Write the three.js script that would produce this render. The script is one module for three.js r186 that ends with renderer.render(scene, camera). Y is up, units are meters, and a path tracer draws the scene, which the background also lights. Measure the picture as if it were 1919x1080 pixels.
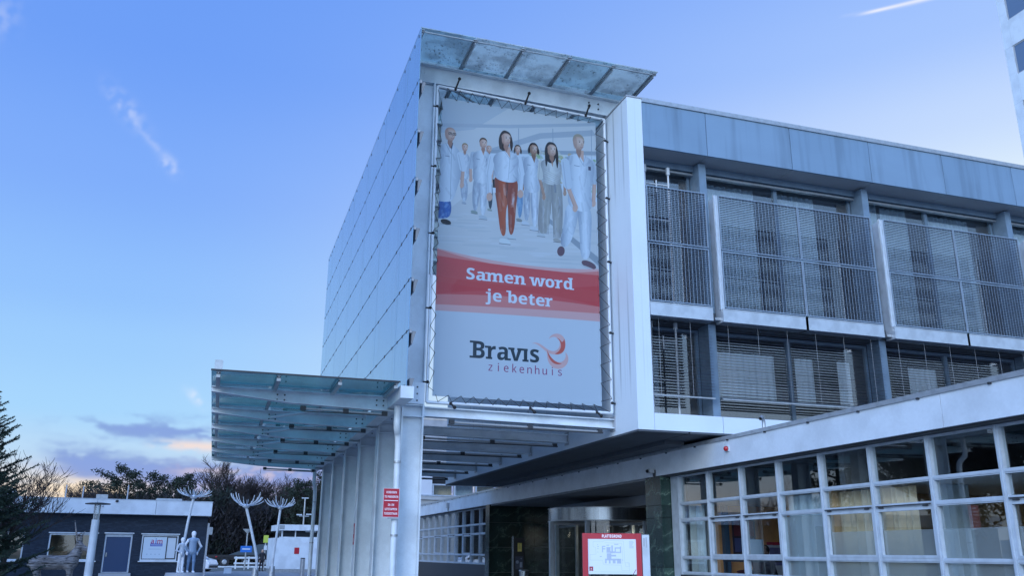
import * as THREE from 'three';
import { mergeGeometries, mergeVertices } from 'three/addons/utils/BufferGeometryUtils.js';
import { MarchingCubes } from 'three/addons/objects/MarchingCubes.js';

// ---------------------------------------------------------------- camera, sky, sun, exposure
const scene = new THREE.Scene();
const camera = new THREE.PerspectiveCamera(36.58, 1024 / 577, 0.1, 900);
camera.position.set(0, 1.6, 0);
{ const p = 0.295723, y = 0.315936;
  camera.lookAt(Math.sin(y) * Math.cos(p), 1.6 + Math.sin(p), -Math.cos(y) * Math.cos(p));
  camera.rotateZ(0.0067875); }
const renderer = new THREE.WebGLRenderer({ antialias: true });
renderer.toneMapping = THREE.LinearToneMapping;
renderer.toneMappingExposure = 1.0;
renderer.shadowMap.enabled = true;
// soft sun added behind camera left to brighten the facades, no hard shadow
const SUN = V3(-142, 24), sun = new THREE.DirectionalLight(new THREE.Color(1, 0.985, 0.96), 1.0);
function V3(az, el) { const a = az * Math.PI / 180, e = el * Math.PI / 180; return [Math.sin(a) * Math.cos(e), Math.sin(e), -Math.cos(a) * Math.cos(e)]; }
sun.position.set(...SUN.map((v) => v * 200));
sun.castShadow = true; sun.shadow.radius = 60; sun.shadow.mapSize.set(2048, 2048);
Object.assign(sun.shadow.camera, { left: -120, right: 120, top: 120, bottom: -120, near: 1, far: 500 });
scene.add(sun);

// ---- noise
const hash = (x, y, s = 0) => { let h = (Math.imul(x | 0, 374761393) + Math.imul(y | 0, 668265263) + Math.imul(s | 0, 974634777)) | 0; h = Math.imul(h ^ (h >>> 13), 1274126177); h ^= h >>> 16; return (h >>> 0) / 4294967296; };
const mod = (a, n) => ((a % n) + n) % n;
function vn(x, y, px = 0, py = 0, s = 0) {           // value noise, periodic when px, py are given
  const xi = Math.floor(x), yi = Math.floor(y), fx = x - xi, fy = y - yi;
  const u = fx * fx * (3 - 2 * fx), v = fy * fy * (3 - 2 * fy);
  const X = (i) => (px ? mod(i, px) : i), Y = (i) => (py ? mod(i, py) : i);
  const a = hash(X(xi), Y(yi), s), b = hash(X(xi + 1), Y(yi), s), c = hash(X(xi), Y(yi + 1), s), d = hash(X(xi + 1), Y(yi + 1), s);
  return a + (b - a) * u + (c - a) * v + (a - b - c + d) * u * v;
}
function fbm(x, y, o = 4, px = 0, py = 0, s = 0) { let r = 0, a = 0.5, t = 0; for (let i = 0; i < o; i++) { r += a * vn(x, y, px, py, s + i); t += a; a *= 0.5; x *= 2; y *= 2; px *= 2; py *= 2; } return r / t; }
const sm = (a, b, x) => { const t = Math.min(1, Math.max(0, (x - a) / (b - a))); return t * t * (3 - 2 * t); };
const lin = (c) => { c /= 255; return c <= 0.04045 ? c / 12.92 : Math.pow((c + 0.055) / 1.055, 2.4); };
function rng(seed) { let s = seed | 0; return () => { s = (s + 0x6d2b79f5) | 0; let t = Math.imul(s ^ (s >>> 15), 1 | s); t = (t + Math.imul(t ^ (t >>> 7), 61 | t)) ^ t; return ((t ^ (t >>> 14)) >>> 0) / 4294967296; }; }

// ---- sky: dusk gradient, bank of violet cloud low over the trees, a few wisps and a condensation trail
const stops = (L) => L.map(([e, r, g, b]) => [e, lin(r), lin(g), lin(b)]);
const SKY_L = stops([[-90, 120, 140, 175], [-0.5, 190, 190, 205], [0, 240, 222, 208], [3, 234, 226, 224], [5.5, 188, 220, 248], [8, 168, 215, 254], [12, 157, 205, 254], [15, 146, 194, 254], [22, 128, 174, 251], [30, 111, 160, 247], [45, 98, 149, 241], [90, 70, 112, 215]]);
const SKY_R = stops([[-90, 120, 140, 175], [-0.5, 190, 190, 205], [0, 255, 246, 232], [10, 250, 249, 246], [20, 226, 242, 252], [25, 196, 219, 255], [30, 165, 198, 255], [36, 146, 184, 253], [50, 108, 157, 244], [90, 70, 112, 215]]);
function grad(S, e) { let i = 1; while (i < S.length - 1 && e > S[i][0]) i++; const a = S[i - 1], b = S[i], t = sm(0, 1, Math.min(1, Math.max(0, (e - a[0]) / (b[0] - a[0])))) * 0.5 + 0.5 * Math.min(1, Math.max(0, (e - a[0]) / (b[0] - a[0]))); return [a[1] + (b[1] - a[1]) * t, a[2] + (b[2] - a[2]) * t, a[3] + (b[3] - a[3]) * t]; }
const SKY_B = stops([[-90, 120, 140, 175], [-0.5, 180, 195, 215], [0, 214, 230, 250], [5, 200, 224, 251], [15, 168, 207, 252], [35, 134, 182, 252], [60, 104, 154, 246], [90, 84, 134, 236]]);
const GLOW = 2.4;                                     // sky brightening added round that sun to lift the facades
{
  const W = 3200, H = 1600, d = new Float32Array(W * H * 4), R2D = 180 / Math.PI;
  const violet = [lin(122), lin(148), lin(214)], rose = [lin(252), lin(226), lin(214)], cream = [lin(255), lin(232), lin(200)], white = [lin(238), lin(242), lin(255)];
  const fy = 18.1 / R2D, fp = 17 / R2D, F = [Math.sin(fy) * Math.cos(fp), Math.sin(fp), -Math.cos(fy) * Math.cos(fp)];
  for (let j = 0; j < H; j++) {
    const el = ((j + 0.5) / H - 0.5) * 180, ce = Math.cos(el / R2D), se = Math.sin(el / R2D);
    const rowL = grad(SKY_L, el), rowR = grad(SKY_R, el), rowB = grad(SKY_B, el);
    for (let i = 0; i < W; i++) {
      const t = ((i + 0.5) / W - 0.5) * 2 * Math.PI, x = Math.cos(t) * ce, z = Math.sin(t) * ce, az = Math.atan2(x, -z) * R2D;
      const w = sm(-8, 52, az) * (1 - sm(120, 178, az)), c = [0, 1, 2].map((k) => rowL[k] + (rowR[k] - rowL[k]) * w);
      if (el > -1 && el < 40) {
        const mix = (q, a) => { a = Math.min(1, Math.max(0, a)); for (let k = 0; k < 3; k++) c[k] += (q[k] - c[k]) * a; };
        const q = Math.abs(az) > 60 ? 0.55 : 1;
        const wx = fbm(az * 0.8 + 3, el * 1.8, 3, 0, 0, 70) - 0.5, wy = fbm(az * 0.8 + 40, el * 1.8, 3, 0, 0, 75) - 0.5, n = fbm(az * 0.5 + 31 + wx * 1.6, el * 1.9 + wy, 6, 0, 0, 3), n2 = fbm(az * 1.0 + 7 + wx * 2, el * 4.2 + wy * 2, 6, 0, 0, 9);
        if (el < 12) {
          mix(cream, 0.95 * sm(0.28, 0.56, n2) * Math.exp(-Math.pow((el - 3.1) / 1.1, 2)) * (0.1 + 0.9 * Math.exp(-Math.pow((az + 7.5) / 4, 2))));
          mix(violet, 0.9 * sm(0.36, 0.56, n + 0.1 - 0.25 * Math.abs(el - 6.95 - 0.14 * (az + 3))) * Math.exp(-Math.pow((el - 7.0 - 0.9 * (n2 - 0.5)) / 0.62, 2)) * sm(-10, -3.5, az + 3 * n2) * q);
          mix(violet, 0.92 * sm(0.24, 0.5, n + 0.12) * Math.exp(-Math.pow((el - 5.0 + 0.1 * Math.min(6, az + 9) - 0.8 * (n2 - 0.5)) / 0.9, 4)) * sm(-10, -6.4, az + 2.4 * n2) * q);
          mix(rose, 0.85 * sm(0.45, 0.6, n2 + 0.06) * Math.exp(-Math.pow((el - 6.15) / 0.28, 2)) * sm(-5, -2, az) * q);
          mix(rose, 0.5 * sm(0.5, 0.62, n2) * Math.exp(-Math.pow((el - 4.6) / 0.5, 2)) * sm(-4, -1, az) * q);
          mix([lin(168), lin(172), lin(226)], 0.6 * Math.exp(-Math.pow((el - 3) / 1.4, 2)) * sm(-6, -1, az) * q);
        }
        if (Math.abs(az) < 60) {
          const wisp = (a, e, la, le, s) => { const u = az - a, v = el - e, p = u * 0.77 - v * 0.64, r = u * 0.64 + v * 0.77; mix(white, s * sm(0.3, 0.7, fbm(p * 2.2 + a, r * 2 + e, 4, 0, 0, 5)) * Math.exp(-(p * p) / (la * la) - (r * r) / (le * le))); };
          wisp(-8.2, 25.9, 1.5, 0.5, 0.34); wisp(-6.6, 24.4, 1.5, 0.2, 0.22); wisp(-5.15, 23.05, 0.7, 0.36, 0.55);
          wisp(-1.8, 9.0, 0.7, 0.25, 0.75); wisp(-16.2, 29, 0.8, 1.2, 0.25);
          const tr = (az - 41.2) / (47.2 - 41.2); if (tr > 0 && el > 30) mix([1.05, 1.02, 1.0], sm(0, 0.45, tr) * Math.exp(-Math.pow((el - 32.12 + 0.14 * tr + 0.05 * Math.sin(tr * 3)) / (0.035 + 0.04 * tr), 2)));
        }
      }
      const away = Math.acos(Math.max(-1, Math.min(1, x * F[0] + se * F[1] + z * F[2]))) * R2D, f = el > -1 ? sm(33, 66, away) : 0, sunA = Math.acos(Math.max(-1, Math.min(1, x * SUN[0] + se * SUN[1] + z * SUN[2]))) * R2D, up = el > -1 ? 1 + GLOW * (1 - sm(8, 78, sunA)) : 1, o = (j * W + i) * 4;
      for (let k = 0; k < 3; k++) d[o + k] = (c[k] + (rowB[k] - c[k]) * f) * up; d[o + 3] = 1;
    }
  }
  const sky = new THREE.DataTexture(d, W, H, THREE.RGBAFormat, THREE.FloatType);
  sky.mapping = THREE.EquirectangularReflectionMapping; sky.magFilter = THREE.LinearFilter; sky.needsUpdate = true;
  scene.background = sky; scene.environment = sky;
}

// ---------------------------------------------------------------- helpers
const V = (x, y, z) => new THREE.Vector3(x, y, z);
const taken = new Map();
const numbered = (n) => { const k = taken.get(n) ?? 0; taken.set(n, k + 1); return k ? `${n}_${String(k).padStart(3, '0')}` : n; };
const shade = (m) => { m.castShadow = m.receiveShadow = true; return m; };
function metric(g) {                                  // uv in metres, laid from the side each face looks at
  if (g.index) g = g.toNonIndexed();
  const p = g.attributes.position, uv = new Float32Array(p.count * 2), a = V(), b = V(), c = V();
  for (let i = 0; i < p.count; i += 3) {
    a.fromBufferAttribute(p, i); b.fromBufferAttribute(p, i + 1); c.fromBufferAttribute(p, i + 2);
    const n = b.clone().sub(a).cross(c.clone().sub(a)), x = Math.abs(n.x), y = Math.abs(n.y), z = Math.abs(n.z);
    [a, b, c].forEach((v, k) => { const o = (i + k) * 2; if (x >= y && x >= z) { uv[o] = v.z; uv[o + 1] = v.y; } else if (y >= z) { uv[o] = v.x; uv[o + 1] = v.z; } else { uv[o] = v.x; uv[o + 1] = v.y; } });
  }
  g.setAttribute('uv', new THREE.BufferAttribute(uv, 2));
  return g;
}
class Geo {                                           // collects solids, then makes ONE mesh of them
  constructor() { this.L = []; }
  add(g) { for (const k of Object.keys(g.attributes)) if (!['position', 'normal', 'uv'].includes(k)) g.deleteAttribute(k); this.L.push(g.index ? g.toNonIndexed() : g); return this; }
  b(x0, y0, z0, x1, y1, z1) { const g = new THREE.BoxGeometry(Math.abs(x1 - x0), Math.abs(y1 - y0), Math.abs(z1 - z0)); g.translate((x0 + x1) / 2, (y0 + y1) / 2, (z0 + z1) / 2); return this.add(g); }
  c(a, b, r0, r1 = r0, n = 8, open = false) {         // cylinder or cone from a to b
    const A = V(...a), D = V(...b).sub(A), l = D.length(), g = new THREE.CylinderGeometry(r1, r0, l, n, 1, open);
    g.translate(0, l / 2, 0); g.applyQuaternion(new THREE.Quaternion().setFromUnitVectors(V(0, 1, 0), D.normalize())); g.translate(A.x, A.y, A.z); return this.add(g);
  }
  h(P) {                                              // a solid of eight corners: four below (counter-clockwise from above), four above
    const F = [[0, 3, 2, 1], [4, 5, 6, 7], [0, 1, 5, 4], [1, 2, 6, 5], [2, 3, 7, 6], [3, 0, 4, 7]], pos = [];
    for (const f of F) for (const k of [0, 1, 2, 0, 2, 3]) pos.push(...P[f[k]]);
    const g = new THREE.BufferGeometry(); g.setAttribute('position', new THREE.Float32BufferAttribute(pos, 3)); g.setAttribute('uv', new THREE.Float32BufferAttribute(new Float32Array(pos.length / 3 * 2), 2)); g.computeVertexNormals(); return this.add(g);
  }
  s(x, y, z, rx, ry = rx, rz = rx, n = 10) { const g = new THREE.SphereGeometry(1, n, Math.max(6, n * 0.7 | 0)); g.scale(rx, ry, rz); g.translate(x, y, z); return this.add(g); }
  tube(pts, r, n = 6, seg = pts.length * 4) { return this.add(new THREE.TubeGeometry(new THREE.CatmullRomCurve3(pts.map((p) => V(...p))), seg, r, n)); }
  geo(keepUv = false) { const g = mergeGeometries(this.L); return keepUv ? g : metric(g); }
  mesh(name, m, parent, keepUv = false) { const o = shade(new THREE.Mesh(this.geo(keepUv), m)); o.name = parent ? name : numbered(name); (parent ?? scene).add(o); return o; }
}
const geo = () => new Geo();
function tag(o, label, category, group, kind) { o.userData.label = label; if (category) o.userData.category = category; if (group) o.userData.group = group; if (kind) o.userData.kind = kind; return o; }
function thing(name, label, category, pos = [0, 0, 0], turn = 0, group) { const o = new THREE.Group(); o.name = numbered(name); o.position.set(...pos); o.rotation.y = turn; scene.add(o); return tag(o, label, category, group); }
function copy(src, label, pos, turn = 0, scale = 1) { const o = src.clone(); o.name = numbered(src.name.replace(/_\d{3}$/, '')); o.userData = { ...src.userData, label }; o.position.set(...pos); o.rotation.y = turn; o.scale.setScalar(scale); scene.add(o); return o; }

// ---- textures
function dataTex(w, h, f, srgb = true) {
  const d = new Uint8Array(w * h * 4);
  for (let y = 0; y < h; y++) for (let x = 0; x < w; x++) { const c = f(x / w, y / h), o = (y * w + x) * 4; const q = Array.isArray(c) ? c : [c, c, c]; for (let k = 0; k < 3; k++) d[o + k] = Math.max(0, Math.min(255, q[k] * 255)); d[o + 3] = 255; }
  const t = new THREE.DataTexture(d, w, h); t.wrapS = t.wrapT = THREE.RepeatWrapping; t.magFilter = THREE.LinearFilter; t.minFilter = THREE.LinearMipmapLinearFilter; t.generateMipmaps = true; if (srgb) t.colorSpace = THREE.SRGBColorSpace; t.needsUpdate = true; return t;
}
const per = (t, sx, sy = sx) => { const c = t.clone(); c.repeat.set(1 / sx, 1 / sy); c.needsUpdate = true; return c; };
const canvasTex = (w, h, draw) => { const c = document.createElement('canvas'); c.width = w; c.height = h; draw(c.getContext('2d'), w, h); const t = new THREE.CanvasTexture(c); t.colorSpace = THREE.SRGBColorSpace; t.anisotropy = 8; return t; };
const streaks = dataTex(512, 512, (u, v) => { const a = fbm(u * 24, v * 1, 4, 24, 1, 1), b = fbm(u * 64, v * 2, 3, 64, 2, 5), c = fbm(u * 5, v * 5, 5, 5, 5, 8); return 1 - 0.10 * sm(0.55, 0.85, a) - 0.05 * sm(0.5, 0.85, b) - 0.06 * c; });
const mottle = dataTex(512, 512, (u, v) => { const a = fbm(u * 6, v * 6, 6, 6, 6, 21), b = fbm(u * 90, v * 90, 2, 90, 90, 4); return 0.98 - 0.07 * sm(0.35, 0.8, a) - 0.03 * b; });
const drips = dataTex(512, 512, (u, v) => { const col = fbm(u * 40, 0.5, 2, 40, 0, 11), l = vn(u * 40, 3.5, 40, 0, 17), a = sm(0.56, 0.8, col) * sm(0, 0.25, v) * sm(0.15 + 0.8 * l, 0.75 + 0.8 * l, 1 - v + 0.35 * fbm(u * 30, v * 6, 3, 30, 6, 2)); return 1 - 0.17 * a - 0.05 * fbm(u * 4, v * 4, 5, 4, 4, 6); });
const specks = dataTex(512, 512, (u, v) => { const n = fbm(u * 7, v * 7, 5, 7, 7, 40), m = sm(0.66, 0.75, fbm(u * 60, v * 52, 3, 60, 52, 42)) * sm(0.4, 0.6, fbm(u * 5, v * 5, 3, 5, 5, 43)); return 1 - 0.12 * sm(0.35, 0.75, n) - 0.24 * m; });
const grain = dataTex(512, 512, (u, v) => { const k = fbm(u * 3, v * 40, 5, 3, 40, 61), q = fbm(u * 8 + k, v * 160, 3, 8, 160, 63), s = sm(0.62, 0.7, fbm(u * 4, v * 60, 3, 4, 60, 66)); return 0.35 + 0.5 * k + 0.25 * q - 0.45 * s; });
const marbleT = dataTex(512, 512, (u, v) => { const w = fbm(u * 4, v * 4, 5, 4, 4, 71), q = Math.abs(fbm(u * 3 + w * 1.2, v * 3 + w, 5, 0, 0, 73) - 0.5) * 2, f = fbm(u * 40, v * 40, 3, 40, 40, 75), vein = Math.pow(1 - q, 14); return [0.30 + 0.45 * vein + 0.22 * f * w, 0.40 + 0.42 * vein + 0.26 * f * w, 0.38 + 0.36 * vein + 0.24 * f * w]; });
const brickT = dataTex(512, 512, (u, v) => { const rows = 32, r = Math.floor(v * rows), fy = v * rows - r, x = u * 10 + (r % 2) * 0.5, c = Math.floor(x), fx = x - c, j = fy < 0.14 || fx < 0.045; const t = hash(mod(c, 10), r, 9), n = fbm(u * 60, v * 60, 2, 60, 60, 13); return j ? 0.74 + 0.06 * n : 0.72 + 0.2 * t + 0.08 * n; });
const asphaltT = dataTex(512, 512, (u, v) => 0.62 + 0.3 * fbm(u * 5, v * 5, 5, 5, 5, 31) + 0.14 * fbm(u * 120, v * 120, 2, 120, 120, 33));
const barkT = dataTex(256, 256, (u, v) => 0.45 + 0.55 * fbm(u * 22, v * 5, 4, 22, 5, 51));

const std = (r, g, b, o = {}) => { const m = new THREE.MeshStandardMaterial({ roughness: 0.6, ...o }); m.color.setRGB(r, g, b); return m; };
const phys = (r, g, b, o = {}) => { const m = new THREE.MeshPhysicalMaterial({ roughness: 0.3, ...o }); m.color.setRGB(r, g, b); return m; };
const M = {
  white: std(0.77, 0.83, 0.87, { roughness: 0.38, map: per(mottle, 2.3) }),
  whiteSteel: std(0.75, 0.82, 0.86, { roughness: 0.35, map: per(mottle, 1.7) }),
  wall: std(0.74, 0.82, 0.87, { roughness: 0.55, map: per(drips, 3.1, 4.6), bumpMap: per(mottle, 0.7), bumpScale: 0.002 }),
  fascia: std(0.23, 0.34, 0.45, { roughness: 0.42, map: per(streaks, 8.5, 3.4) }),
  fasciaB: std(0.215, 0.325, 0.435, { roughness: 0.42, map: per(streaks, 7.3, 2.9) }),
  lowFascia: std(0.76, 0.83, 0.88, { roughness: 0.45, map: per(mottle, 3.4), bumpMap: per(mottle, 0.8), bumpScale: 0.0015 }),
  screenAlu: std(0.34, 0.42, 0.50, { roughness: 0.4, metalness: 0.2, map: per(mottle, 1.1) }),
  concrete: std(0.30, 0.31, 0.32, { roughness: 0.85, map: per(mottle, 1.6) }),
  voidShade: std(0.12, 0.12, 0.12, { roughness: 0.95, map: per(mottle, 0.8) }),  // dark tone stands in for the missing light in the ceiling void
  steelGrey: std(0.40, 0.42, 0.44, { roughness: 0.5 }),
  galv: std(0.50, 0.53, 0.55, { roughness: 0.4, metalness: 0.55, map: per(mottle, 0.6) }),
  grate: std(0.045, 0.055, 0.08, { roughness: 0.5, metalness: 0.2 }),
  blueAlu: std(0.20, 0.29, 0.38, { roughness: 0.45, map: per(mottle, 1.1) }),
  alu: std(0.60, 0.66, 0.71, { roughness: 0.36, metalness: 0.35, map: per(mottle, 1.1) }),
  stainless: std(0.36, 0.40, 0.43, { roughness: 0.24, metalness: 0.95, map: per(streaks, 1.0, 2.0) }),
  dark: std(0.035, 0.038, 0.042, { roughness: 0.55 }),
  black: std(0.012, 0.012, 0.014, { roughness: 0.5 }),
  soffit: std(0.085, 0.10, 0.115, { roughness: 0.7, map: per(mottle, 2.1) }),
  frame: std(0.54, 0.61, 0.67, { roughness: 0.4, map: per(mottle, 0.9) }),
  slat: std(0.035, 0.04, 0.065, { roughness: 0.45, metalness: 0.2 }),
  cord: std(0.02, 0.02, 0.022, { roughness: 0.8 }),
  sheet: phys(0.25, 0.46, 0.66, { roughness: 0.22, transmission: 0.3, thickness: 0, clearcoat: 1, clearcoatRoughness: 0.06, map: per(streaks, 2.76, 3.4) }),
  sheetB: phys(0.23, 0.44, 0.64, { roughness: 0.25, transmission: 0.3, thickness: 0, clearcoat: 1, clearcoatRoughness: 0.09, map: per(streaks, 3.6, 2.7) }),
  roofGlass: phys(0.92, 0.96, 0.90, { roughness: 0.35, transmission: 0.66, thickness: 0, ior: 1.5, map: per(specks, 1.9) }),
  roofGlassB: phys(0.78, 0.89, 0.86, { roughness: 0.35, transmission: 0.66, thickness: 0, ior: 1.5, map: per(specks, 2.6) }),
  canopyGlass: phys(0.31, 0.55, 0.59, { roughness: 0.05, transmission: 0.95, thickness: 0, ior: 1.5, map: per(mottle, 2.4) }),
  pane: phys(0.94, 0.97, 0.97, { roughness: 0.0, transmission: 1, thickness: 0, ior: 1.62 }),
  paneBright: phys(0.92, 0.96, 0.98, { roughness: 0.0, transmission: 1, thickness: 0, ior: 2.1 }),
  frost: phys(0.86, 0.88, 0.88, { roughness: 0.34, transmission: 0.82, thickness: 0, ior: 1.4 }),
  marble: std(0.16, 0.20, 0.20, { roughness: 0.22, map: per(marbleT, 1.3) }),
  marbleB: std(0.30, 0.36, 0.33, { roughness: 0.22, map: per(marbleT, 0.9) }),
  red: std(0.46, 0.02, 0.035, { roughness: 0.35 }),
  netting: std(0.9, 0.9, 0.92, { roughness: 0.95, side: THREE.DoubleSide }),
  cloth: std(0.88, 0.70, 0.46, { roughness: 0.95, side: THREE.DoubleSide, map: per(mottle, 0.5) }),
  clothPale: std(0.66, 0.76, 0.80, { roughness: 0.95, side: THREE.DoubleSide, map: per(mottle, 0.5) }),
};

// the print of the banner: nine walking people in a bright corridor, red bands, wordmark
function drawBanner(c, W, H) {
  const X = (u) => u * W, Y = (v) => v * H;
  const poly = (pts, fill) => { c.fillStyle = fill; c.beginPath(); pts.forEach(([u, v], i) => (i ? c.lineTo(X(u), Y(v)) : c.moveTo(X(u), Y(v)))); c.closePath(); c.fill(); };
  // printed creases of the clothes inside the outline just filled
  let foldSeed = 1; const folds = (pts) => {
    const R = rng(foldSeed++ * 77), us = pts.map((p) => p[0]), vs = pts.map((p) => p[1]), u0 = Math.min(...us), u1 = Math.max(...us), v0 = Math.min(...vs), v1 = Math.max(...vs), w = u1 - u0, h = v1 - v0;
    c.save(); c.clip(); c.lineCap = 'round';
    for (let i = 0; i < 34; i++) { const u = u0 + w * R(), v = v0 + h * R(), L = h * (0.08 + 0.22 * R()), s = (R() - 0.5) * w * 0.5, dark = R() < 0.6; c.strokeStyle = dark ? `rgba(58,66,84,${0.03 + 0.06 * R()})` : `rgba(255,255,255,${0.1 + 0.18 * R()})`; c.lineWidth = 4 + 12 * R(); c.beginPath(); c.moveTo(X(u), Y(v)); c.quadraticCurveTo(X(u + s * 0.2), Y(v + L * 0.5), X(u + s), Y(v + L)); c.stroke(); }
    for (const [u, a] of [[u0, 0.16], [u1, 0.1]]) { const g = c.createLinearGradient(X(u), 0, X(u + (u === u0 ? 1 : -1) * w * 0.4), 0); g.addColorStop(0, `rgba(40,52,74,${a * 1.8})`); g.addColorStop(1, 'rgba(40,52,74,0)'); c.fillStyle = g; c.fillRect(X(u0), Y(v0), w * W, h * H); }
    c.restore();
  };
  // closed smooth outline through points
  const blob = (pts, fill) => { c.fillStyle = fill; c.beginPath(); const n = pts.length; for (let i = 0; i < n; i++) { const a = pts[i], b = pts[(i + 1) % n], mx = X((a[0] + b[0]) / 2), my = Y((a[1] + b[1]) / 2); i ? c.quadraticCurveTo(X(a[0]), Y(a[1]), mx, my) : c.moveTo(mx, my); } const a = pts[0], b = pts[1]; c.quadraticCurveTo(X(a[0]), Y(a[1]), X((a[0] + b[0]) / 2), Y((a[1] + b[1]) / 2)); c.closePath(); c.fill(); folds(pts); };
  const line = (pts, w, col) => { c.strokeStyle = col; c.lineWidth = w; c.lineCap = c.lineJoin = 'round'; c.beginPath(); pts.forEach(([u, v], i) => (i ? c.lineTo(X(u), Y(v)) : c.moveTo(X(u), Y(v)))); c.stroke(); };
  c.fillStyle = '#e4dfd8'; c.fillRect(0, 0, W, H);
  // corridor
  poly([[0, 0], [1, 0], [1, 0.16], [0.55, 0.2], [0, 0.18]], '#dedad5'); poly([[0, 0], [0.42, 0], [0.2, 0.1], [0, 0.13]], '#c9ccce');
  poly([[0.2, 0.19], [0.62, 0.075], [0.98, 0.03], [1, 0.05], [0.63, 0.095], [0.24, 0.2]], '#b9bdc0'); poly([[0, 0.095], [0.42, 0.062], [1, 0.0], [1, 0.012], [0.42, 0.075], [0, 0.108]], '#bfc3c6');
  poly([[0.3, 0.165], [1, 0.11], [1, 0.125], [0.3, 0.178]], '#a9b0b4');
  for (const [u, v0, v1] of [[0.4, 0.09, 0.17], [0.485, 0.07, 0.17], [0.71, 0.05, 0.16], [0.97, 0.03, 0.5]]) line([[u, v0], [u, v1]], 5, '#a7afb5');
  poly([[0.3, 0.178], [1, 0.13], [1, 0.3], [0.3, 0.22]], '#dfe4e6');
  { let s = 5; const rnd = rng(s); for (let i = 0; i < 240; i++) { const u = 0.56 + 0.44 * rnd(), v = 0.14 + 0.13 * rnd() * (0.5 + u / 2); c.globalAlpha = 0.5; c.fillStyle = ['#8fae74', '#b9c68c', '#d9b37a', '#7f9c86', '#e8e3cf'][i % 5]; c.beginPath(); c.ellipse(X(u), Y(v), 8 + 14 * rnd(), 6 + 10 * rnd(), 0, 0, 7); c.fill(); } c.globalAlpha = 1; }
  for (const u of [0.63, 0.74, 0.85, 0.97]) line([[u, 0.13], [u, 0.42]], 6, '#c3cacd');
  poly([[0, 0.30], [0.2, 0.25], [0.62, 0.25], [1, 0.33], [1, 0.62], [0, 0.62]], '#d9d5cf');
  poly([[0.0, 0.3], [0.22, 0.25], [0.34, 0.25], [0.05, 0.4], [0, 0.42]], '#e6e2dc');
  for (let i = 0; i < 60; i++) { const u = hash(i, 3), v = 0.4 + 0.16 * hash(i, 5); c.globalAlpha = 0.16; c.fillStyle = i % 2 ? '#f3f4f3' : '#a8abab'; c.beginPath(); c.ellipse(X(u), Y(v), 40 + 120 * hash(i, 7), 4 + 7 * hash(i, 8), -0.08, 0, 7); c.fill(); } c.globalAlpha = 1;
  poly([[0.62, 0.36], [1, 0.5], [1, 0.53], [0.62, 0.375]], '#a0a6a9');
  const gradX = (u0, u1, a, b) => { const g = c.createLinearGradient(X(u0), 0, X(u1), 0); g.addColorStop(0, a); g.addColorStop(0.55, b); g.addColorStop(1, a); return g; };
  const face = (u, v0, v1, o) => {
    const h = (v1 - v0) * H, x = X(u), y = Y(v0), w = h * 0.33, t = o.turn ?? 0.25;
    if (o.back) o.back(x, y, h, w);
    c.fillStyle = o.skinD; c.fillRect(x - w * 0.45, y + h * 0.72, w * 0.9, h * 0.46); c.beginPath(); c.moveTo(x - w * 0.45, y + h * 1.17); c.lineTo(x + w * 0.45, y + h * 1.17); c.lineTo(x + w * 0.08, y + h * 1.5); c.fill();
    { const g = c.createRadialGradient(x + w * 0.45, y + h * 0.45, w * 0.2, x, y + h * 0.55, w * 1.5); g.addColorStop(0, '#efcdb8'); g.addColorStop(0.5, o.skin); g.addColorStop(1, o.skinD); c.fillStyle = g; } c.beginPath(); c.moveTo(x - w, y + h * 0.45); c.bezierCurveTo(x - w * 1.02, y - h * 0.02, x + w * 1.02, y - h * 0.02, x + w, y + h * 0.45); c.bezierCurveTo(x + w * 0.98, y + h * 0.78, x + w * 0.5, y + h * 1.0, x + w * 0.08, y + h * 1.01); c.bezierCurveTo(x - w * 0.5, y + h * 1.0, x - w * 0.96, y + h * 0.8, x - w, y + h * 0.45); c.fill();
    c.fillStyle = o.skinD; c.globalAlpha = 0.4; c.beginPath(); c.ellipse(x - w * 0.62, y + h * 0.58, w * 0.36, h * 0.38, 0, 0, 7); c.fill(); c.globalAlpha = 1;
    const fx = x + w * t; c.fillStyle = '#2b2422';
    for (const s of [-1, 1]) { c.beginPath(); c.ellipse(fx + s * w * 0.36, y + h * 0.5, w * 0.11, h * 0.024, 0, 0, 7); c.fill(); c.fillRect(fx + s * w * 0.36 - w * 0.17, y + h * 0.415, w * 0.34, h * 0.02); }
    c.globalAlpha = 0.55; c.fillStyle = o.skinD; c.beginPath(); c.moveTo(fx + w * 0.02, y + h * 0.5); c.lineTo(fx + w * 0.17, y + h * 0.68); c.lineTo(fx - w * 0.1, y + h * 0.69); c.fill();
    c.globalAlpha = 0.75; c.fillStyle = o.lip ?? '#a5625a'; c.beginPath(); c.ellipse(fx + w * 0.03, y + h * 0.79, w * 0.27, h * 0.03, 0, 0, 7); c.fill(); c.fillStyle = '#efe7e2'; c.beginPath(); c.ellipse(fx + w * 0.03, y + h * 0.782, w * 0.17, h * 0.012, 0, 0, 7); c.fill(); c.globalAlpha = 1;
    if (o.hair) { c.fillStyle = o.hair; c.beginPath(); c.moveTo(x - w * 1.02, y + h * 0.52); c.bezierCurveTo(x - w * 1.2, y - h * 0.12, x + w * 1.15, y - h * 0.12, x + w * 1.02, y + h * 0.46); c.bezierCurveTo(x + w * 0.85, y + h * 0.2, x + w * 0.2, y + h * 0.16, x - w * 0.3, y + h * 0.2); c.bezierCurveTo(x - w * 0.75, y + h * 0.28, x - w * 0.85, y + h * 0.4, x - w * 1.02, y + h * 0.52); c.fill(); }
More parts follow.
